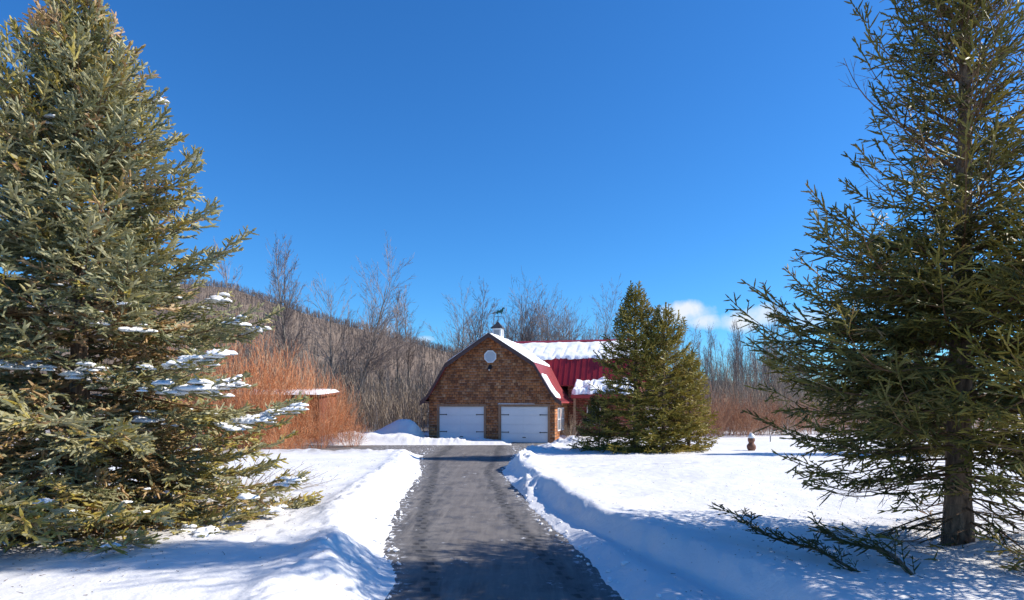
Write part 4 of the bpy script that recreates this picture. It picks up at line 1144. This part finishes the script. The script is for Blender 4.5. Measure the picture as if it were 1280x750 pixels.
# ------------------------------------------------------------------ barn behind
def build_barn():
    root = empty('barn', (GC[0], GC[1], 0), -TH)
    s0, s1 = -1.05, 8.9
    bp = [(4.55, 3.55), (5.75, 5.36), (8.8, 6.74), (11.85, 5.36), (13.05, 3.55)]
    # walls
    mb = MB(); mb.box(3.95, s1 - .3, 4.75, 4.90, -.2, 3.70)
    mb.box(s0 + .2, s1 - .3, 12.7, 12.85, -.2, 3.7)
    for x in (s0 + .3, s1 - .45):
        P = [(4.90, -.2 if x > 4 else 2.0), (12.7, -.2 if x > 4 else 2.0), (12.7, 3.6), (11.8, 5.3), (8.8, 6.65), (5.8, 5.3), (4.9, 3.6)]
        n = len(P); V = [(x, a, b) for a, b in P] + [(x + .15, a, b) for a, b in P]
        mb.ngon(V, [list(range(n))[::-1], list(range(n, 2*n))] + [[k, (k+1) % n, (k+1) % n + n, k + n] for k in range(n)])
    mb.build('wall', 'red_cedar_wall', root, uv=wall_uv)
    mb = MB()
    def sheet(P, th, a, b):
        for (t0, z0), (t1, z1) in zip(P[:-1], P[1:]):
            mb.hexa([(a, t0, z0 - th), (b, t0, z0 - th), (b, t1, z1 - th), (a, t1, z1 - th), (a, t0, z0), (b, t0, z0), (b, t1, z1), (a, t1, z1)])
    sheet(bp, .08, s0, s1)
    for x in np.arange(s0 + .15, s1, .38):
        for (t0, z0), (t1, z1) in zip(bp[:-1], bp[1:]):
            mb.hexa([(x, t0, z0), (x+.035, t0, z0), (x+.035, t1, z1), (x, t1, z1), (x, t0, z0+.045), (x+.035, t0, z0+.045), (x+.035, t1, z1+.045), (x, t1, z1+.045)])
    roof = mb.build('roof', 'red_metal', root)
    mb = MB(); mb.hexa([(s0, 8.55, 6.68), (s1, 8.55, 6.68), (s1, 8.8, 6.80), (s0, 8.8, 6.80), (s0, 8.55, 6.78), (s1, 8.55, 6.78), (s1, 8.8, 6.90), (s0, 8.8, 6.90)])
    mb.hexa([(s0, 8.8, 6.80), (s1, 8.8, 6.80), (s1, 9.05, 6.68), (s0, 9.05, 6.68), (s0, 8.8, 6.90), (s1, 8.8, 6.90), (s1, 9.05, 6.78), (s0, 9.05, 6.78)])
    mb.build('ridge_cap', 'red_metal', roof)
    # snow on the upper front slope, laid along s
    def slope_snow(par, sa, sb, ta, za, tb, zb, th, seed, lump=1.0, rag=.25):
        n, m_ = 120, 26
        S = np.linspace(sa, sb, n); Q = np.linspace(0, 1, m_)
        SS, QQ = np.meshgrid(S, Q, indexing='ij')
        e = np.clip(np.minimum(np.minimum(QQ / .06, (1 - QQ) / .05), np.minimum((SS - sa) / .1, (sb - SS) / .1)), 0, 1) ** .5
        # dimples over the ribs and footprints of slid lumps
        hgt = th * e * (1 + lump * fbm(SS + seed, QQ * 3, 1.5, 4)) * (1 - .35 * np.exp(-((((SS / .76) % 1) - .5) / .10) ** 2) * (QQ < .7) * (fbm(SS, QQ * 2, 1.1, 2) > -.05)) + .008
        R_lo = rag * (fbm(SS + seed, SS * 0, 1.6, 3)) * (1 - QQ)
        qq = QQ + R_lo
        top = np.stack([SS, ta + (tb - ta) * qq, za + (zb - za) * qq + hgt], -1).reshape(-1, 3); bot = np.stack([SS, ta + (tb - ta) * qq, za + (zb - za) * qq + .004], -1).reshape(-1, 3)
        i = np.arange(n - 1)[:, None] * m_ + np.arange(m_ - 1)[None]
        F = np.stack([i, i + m_, i + m_ + 1, i + 1], -1).reshape(-1, 4); K = len(top)
        bd = [(a, a+1) for a in range(m_-1)] + [((n-1)*m_+a+1, (n-1)*m_+a) for a in range(m_-1)] + [((a+1)*m_, a*m_) for a in range(n-1)] + [(a*m_+m_-1, (a+1)*m_+m_-1) for a in range(n-1)]
        Fs = np.array([(a, b, b+K, a+K) for a, b in bd])
        mb = MB(); mb.add(np.concatenate([top, bot]), np.concatenate([F, F[:, ::-1] + K, Fs])); mb.build('roof_snow', 'snow', par, smooth=True)
    slope_snow(roof, s0 + .02, s1 - .02, 5.68, 5.32, 8.52, 6.63, .16, 4)
    # open porch on the front
    P = [(2.75, 2.86), (4.74, 3.58)]
    mb = MB(); sheet(P, .09, 4.45, 8.4); por = mb.build('porch_roof', 'red_metal', root)
    slope_snow(por, 4.47, 8.35, 2.80, 2.90, 4.70, 3.58, .30, 9, 2.2, .25)
    mb = MB(); mb.box(4.45, 8.4, 2.70, 2.745, 2.66, 2.87); mb.build('fascia', 'red_metal', por)
    for x in (4.60, 6.4, 8.2):
        mb = MB(); mb.box(x, x + .13, 2.80, 2.93, -.1, 2.77); mb.build('porch_post', 'tan_trim', root)
    # window and door beneath the porch
    mb = MB(); mb.box(5.2, 6.1, 4.69, 4.745, .95, 2.2); w = mb.build('window', 'white_paint', root)
    mb = MB(); mb.box(5.27, 6.03, 4.675, 4.687, 1.02, 2.13); mb.build('pane', 'grey_glass', w)
    tag(root, 'long red metal roofed barn with a snowy upper roof standing behind the garage', 'barn')
build_barn()

def scatter_bits():
    r = np.random.default_rng(33); mb = MB()
    n = 520
    Y = 6 + 29 * r.random(n) ** 1.3; xl, xr = drive_edges(Y)
    left_ = r.random(n) < .5
    off = np.abs(r.normal(0, .30, n)) - .10
    X = np.where(left_, xl - off, xr + off)
    Z, d = ground_height(X, Y); Z = np.maximum(Z, 0.0)
    S = .010 + .035 * r.random(n) ** 3
    ico = np.array([(0, 0, 1), (.9, 0, .4), (.28, .85, .4), (-.72, .53, .4), (-.72, -.53, .4), (.28, -.85, .4), (.7, .5, -.4), (-.28, .85, -.4), (-.9, 0, -.4), (-.28, -.85, -.4), (.7, -.5, -.4), (0, 0, -.8)])
    fi = [(0,1,2),(0,2,3),(0,3,4),(0,4,5),(0,5,1),(1,6,2),(2,7,3),(3,8,4),(4,9,5),(5,10,1),(6,7,2),(7,8,3),(8,9,4),(9,10,5),(10,6,1),(11,7,6),(11,8,7),(11,9,8),(11,10,9),(11,6,10)]
    for k in range(n):
        V = ico * (1 + .35 * r.normal(size=(12, 1))) * S[k] * np.array([1, 1, .75]); mb.add(V + np.array([X[k], Y[k], Z[k] + S[k] * .35]), fi)
    o = mb.build('snow_crumbs', 'snow', None, smooth=False); tag(o, 'loose crumbs of ploughed snow strewn along both edges of the driveway', 'snow crumbs', kind='stuff')
    # fallen needles, bark and twig bits on the snow
    n = 2600; A = []
    cx = np.concatenate([r.normal(6.0, 2.2, 900), r.normal(-6.5, 2.0, 900), r.uniform(1.5, 12, 400), r.uniform(-8, -2.5, 400)]); cy = np.concatenate([r.normal(9.5, 2.0, 900), r.normal(10.0, 2.2, 900), r.uniform(9, 26, 400), r.uniform(8, 24, 400)])
    Z, d = ground_height(cx, cy); ok = (d > .3) & (cy > 5.2); cx, cy, Z = cx[ok], cy[ok], Z[ok]; n = len(cx)
    L = .012 + .06 * r.random(n) ** 4; a = r.uniform(0, 2*pi, n)
    P0 = np.stack([cx, cy, Z + .006], -1); P1 = P0 + np.stack([np.cos(a) * L, np.sin(a) * L, r.uniform(-.1, .3, n) * L], -1)
    V, F = prisms(P0, P1, np.full(n, .0045), np.full(n, .002), 3); mb = MB(); mb.add(V, F, 0, np.repeat(r.uniform(0, .6, n), 6))
    o = mb.build('needle_litter', 'spruce_twig', None); tag(o, 'dark bits of fallen needles and twigs scattered over the snow', 'litter', kind='stuff')
scatter_bits()

# ------------------------------------------------------------------ low shed among the red shrubs
def build_shed():
    Y0 = 37.6; x0, x1 = -18.2, -11.25
    root = empty('shed', ((x0+x1)/2, Y0, 0), radians(-3))
    h = (x1 - x0) / 2
    mb = MB()
    mb.box(-h, h, 0, .12, -.1, 2.72); mb.box(-h, h, 2.9, 3.0, -.1, 2.9); mb.box(-h, -h+.12, .12, 2.9, -.1, 2.74); mb.box(h-.12, h, .12, 2.9, -.1, 2.74)
    mb.build('wall', 'rust_wood', root)
    mb = MB(); mb.hexa([(-h-.2, -.35, 2.72), (h+.2, -.35, 2.72), (h+.2, 3.2, 2.95), (-h-.2, 3.2, 2.95), (-h-.2, -.35, 2.84), (h+.2, -.35, 2.84), (h+.2, 3.2, 3.07), (-h-.2, 3.2, 3.07)])
    rf = mb.build('roof', 'rust_wood', root)
    n, m_ = 50, 12; S = np.linspace(-h-.18, h+.18, n); Q = np.linspace(0, 1, m_); SS, QQ = np.meshgrid(S, Q, indexing='ij')
    e = np.clip(np.minimum(np.minimum(QQ/.08, (1-QQ)/.08), np.minimum((SS - S[0])/.2, (S[-1]-SS)/.2)), 0, 1)**.5
    top = np.stack([SS, -.34 + 3.5*QQ, 2.842 + .23*QQ + .20*e*(1+.4*fbm(SS, QQ*3, 1.2, 3))], -1).reshape(-1, 3); bot = np.stack([SS, -.34+3.5*QQ, 2.842+.23*QQ], -1).reshape(-1, 3)
    i = np.arange(n-1)[:, None]*m_ + np.arange(m_-1)[None]; F = np.stack([i, i+m_, i+m_+1, i+1], -1).reshape(-1, 4)
    mb = MB(); mb.add(np.concatenate([top, bot]), np.concatenate([F, F[:, ::-1]+len(top)])); mb.build('roof_snow', 'snow', rf, smooth=True)
    mb = MB(); mb.box(.6, 1.6, -.03, -.003, .1, 2.1); mb.build('door', 'dark_trim', root)
    tag(root, 'low rust coloured shed with snow on its flat roof among the orange shrubs', 'shed')
build_shed()

# ------------------------------------------------------------------ carved garden figure (two bulbs with snow cap) and stake
def lathe(prof, n=20, sq=0.0, seed=0):
    V = []
    for j, (rr, z) in enumerate(prof):
        for k in range(n):
            a = 2*pi*k/n; q = rr * (1 + sq * sin(3*a + j*.9 + seed) + sq * .6 * sin(5*a - j*1.3)); V.append((q*cos(a), q*sin(a), z))
    F = [(j*n+k, j*n+(k+1) % n, (j+1)*n+(k+1) % n, (j+1)*n+k) for j in range(len(prof)-1) for k in range(n)]
    return V, F
sx_, sy_ = 10.62, 28.4; sz_ = gh(sx_, sy_)
st = empty('garden_urn', (sx_, sy_, sz_))
mb = MB(); mb.add(*lathe([(.001, -.1), (.13, -.1), (.15, .02), (.185, .08), (.20, .16), (.18, .24), (.13, .30), (.11, .34), (.13, .39), (.155, .45), (.15, .53), (.12, .575), (.001, .58)], 22, .03)); mb.build('body', 'carved_wood', st, smooth=True)
mb = MB(); mb.add(*lathe([(.15, .555), (.16, .60), (.13, .66), (.075, .73), (.03, .775), (.001, .785)], 18, .05, 2)); mb.build('snow_cap', 'snow', st, smooth=True)
tag(st, 'small brown double bulb garden ornament capped with a snow cone, alone on the lawn', 'garden ornament')
kx, ky = pxX(963, 35), 35
sk = MB(); sk.add(*lathe([(.001, -.2), (.03, -.2), (.03, .30), (.02, .34), (.001, .345)], 8)); o = sk.build('garden_stake', 'stake_grey', None, smooth=True); o.location = (kx, ky, gh(kx, ky)); tag(o, 'tiny grey stake poking from the lawn snow right of the garden figure', 'stake')

# ------------------------------------------------------------------ sky, sun, camera
AZ, EL = radians(86), radians(37)       # azimuth from the view axis (+Y) towards +X
w = bpy.data.worlds.new('World'); scene.world = w; w.use_nodes = True
nt = w.node_tree; bg = nt.nodes['Background']
sky = nt.nodes.new('ShaderNodeTexSky'); sky.sky_type = 'NISHITA'; sky.sun_disc = False
sky.sun_elevation = EL; sky.sun_rotation = AZ; sky.altitude = 300; sky.air_density = 1.0; sky.dust_density = 0.4; sky.ozone_density = 3.0
hs = nt.nodes.new('ShaderNodeHueSaturation'); hs.inputs['Saturation'].default_value = 1.12; hs.inputs['Value'].default_value = 1.0
tm = mixc(nt, 1.0, sky.outputs[0], (0.92, 0.98, 1.20), 'MULTIPLY'); nt.links.new(tm, hs.inputs['Color'])
tc = nt.nodes.new('ShaderNodeTexCoord'); sp = nt.nodes.new('ShaderNodeSeparateXYZ'); nt.links.new(tc.outputs['Generated'], sp.inputs[0])
ysafe = mathn(nt, 'MAXIMUM', sp.outputs[1], 0.05)
qx = mathn(nt, 'DIVIDE', sp.outputs[0], ysafe); qz = mathn(nt, 'DIVIDE', sp.outputs[2], ysafe)
cn = nt.nodes.new('ShaderNodeTexNoise'); cn.inputs['Scale'].default_value = 16; cn.inputs['Detail'].default_value = 6; cn.inputs['Roughness'].default_value = .6
nt.links.new(tc.outputs['Generated'], cn.inputs['Vector'])
tot = None
for (px, py, a, b, s) in [(858, 390, 36, 15, .95), (880, 402, 24, 12, 1.0), (926, 401, 28, 14, .95), (955, 395, 30, 14, .75), (482, 412, 15, 6, .9), (528, 424, 14, 5, .55), (1010, 400, 40, 16, .6)]:
    dx = mathn(nt, 'DIVIDE', mathn(nt, 'SUBTRACT', qx, (px - 640) / 800), a / 800)
    dz = mathn(nt, 'DIVIDE', mathn(nt, 'SUBTRACT', qz, (505 - py) / 800), b / 800)
    rr = mathn(nt, 'ADD', mathn(nt, 'MULTIPLY', dx, dx), mathn(nt, 'MULTIPLY', dz, dz))
    v = mathn(nt, 'SUBTRACT', 1.35, rr)
    v = mathn(nt, 'ADD', v, mathn(nt, 'MULTIPLY', mathn(nt, 'SUBTRACT', cn.outputs['Fac'], .55), 4.5))
    v = mathn(nt, 'MULTIPLY', mathn(nt, 'MULTIPLY', v, .7, True), s)
    tot = v if tot is None else mathn(nt, 'MAXIMUM', tot, v)
front = mathn(nt, 'GREATER_THAN', sp.outputs[1], 0.1)
tot = mathn(nt, 'MULTIPLY', tot, front)
az_ = mixc(nt, 1.0, hs.outputs[0], (0.43, 0.85, 0.97), 'MULTIPLY')
colr = mixc(nt, tot, az_, (5.6, 5.9, 6.3))
nt.links.new(colr, bg.inputs['Color']); bg.inputs['Strength'].default_value = 0.105

sl = bpy.data.lights.new('Sun', 'SUN'); sl.energy = 4.9; sl.angle = radians(.53); sl.color = (1.0, .91, .79)
so = bpy.data.objects.new('Sun', sl); COL.objects.link(so)
sdir = Vector((sin(AZ) * cos(EL), cos(AZ) * cos(EL), sin(EL)))
so.rotation_euler = sdir.to_track_quat('Z', 'Y').to_euler()

cd = bpy.data.cameras.new('Camera'); co_ = bpy.data.objects.new('Camera', cd); COL.objects.link(co_)
cd.sensor_width = 36; cd.lens = 36 * 800 / 1280; cd.shift_y = 130 / 1280; cd.clip_end = 5000; cd.clip_start = .05
co_.location = (0, 0, EYE); co_.rotation_euler = (pi / 2, 0, 0)
scene.camera = co_
vs = scene.view_settings; vs.view_transform = 'Standard'; vs.look = 'None'; vs.gamma = 1; vs.exposure = 0.60; vs.use_curve_mapping = False
scene.cycles.max_bounces = 5; scene.cycles.diffuse_bounces = 3; scene.cycles.transmission_bounces = 3; scene.cycles.use_denoising = True
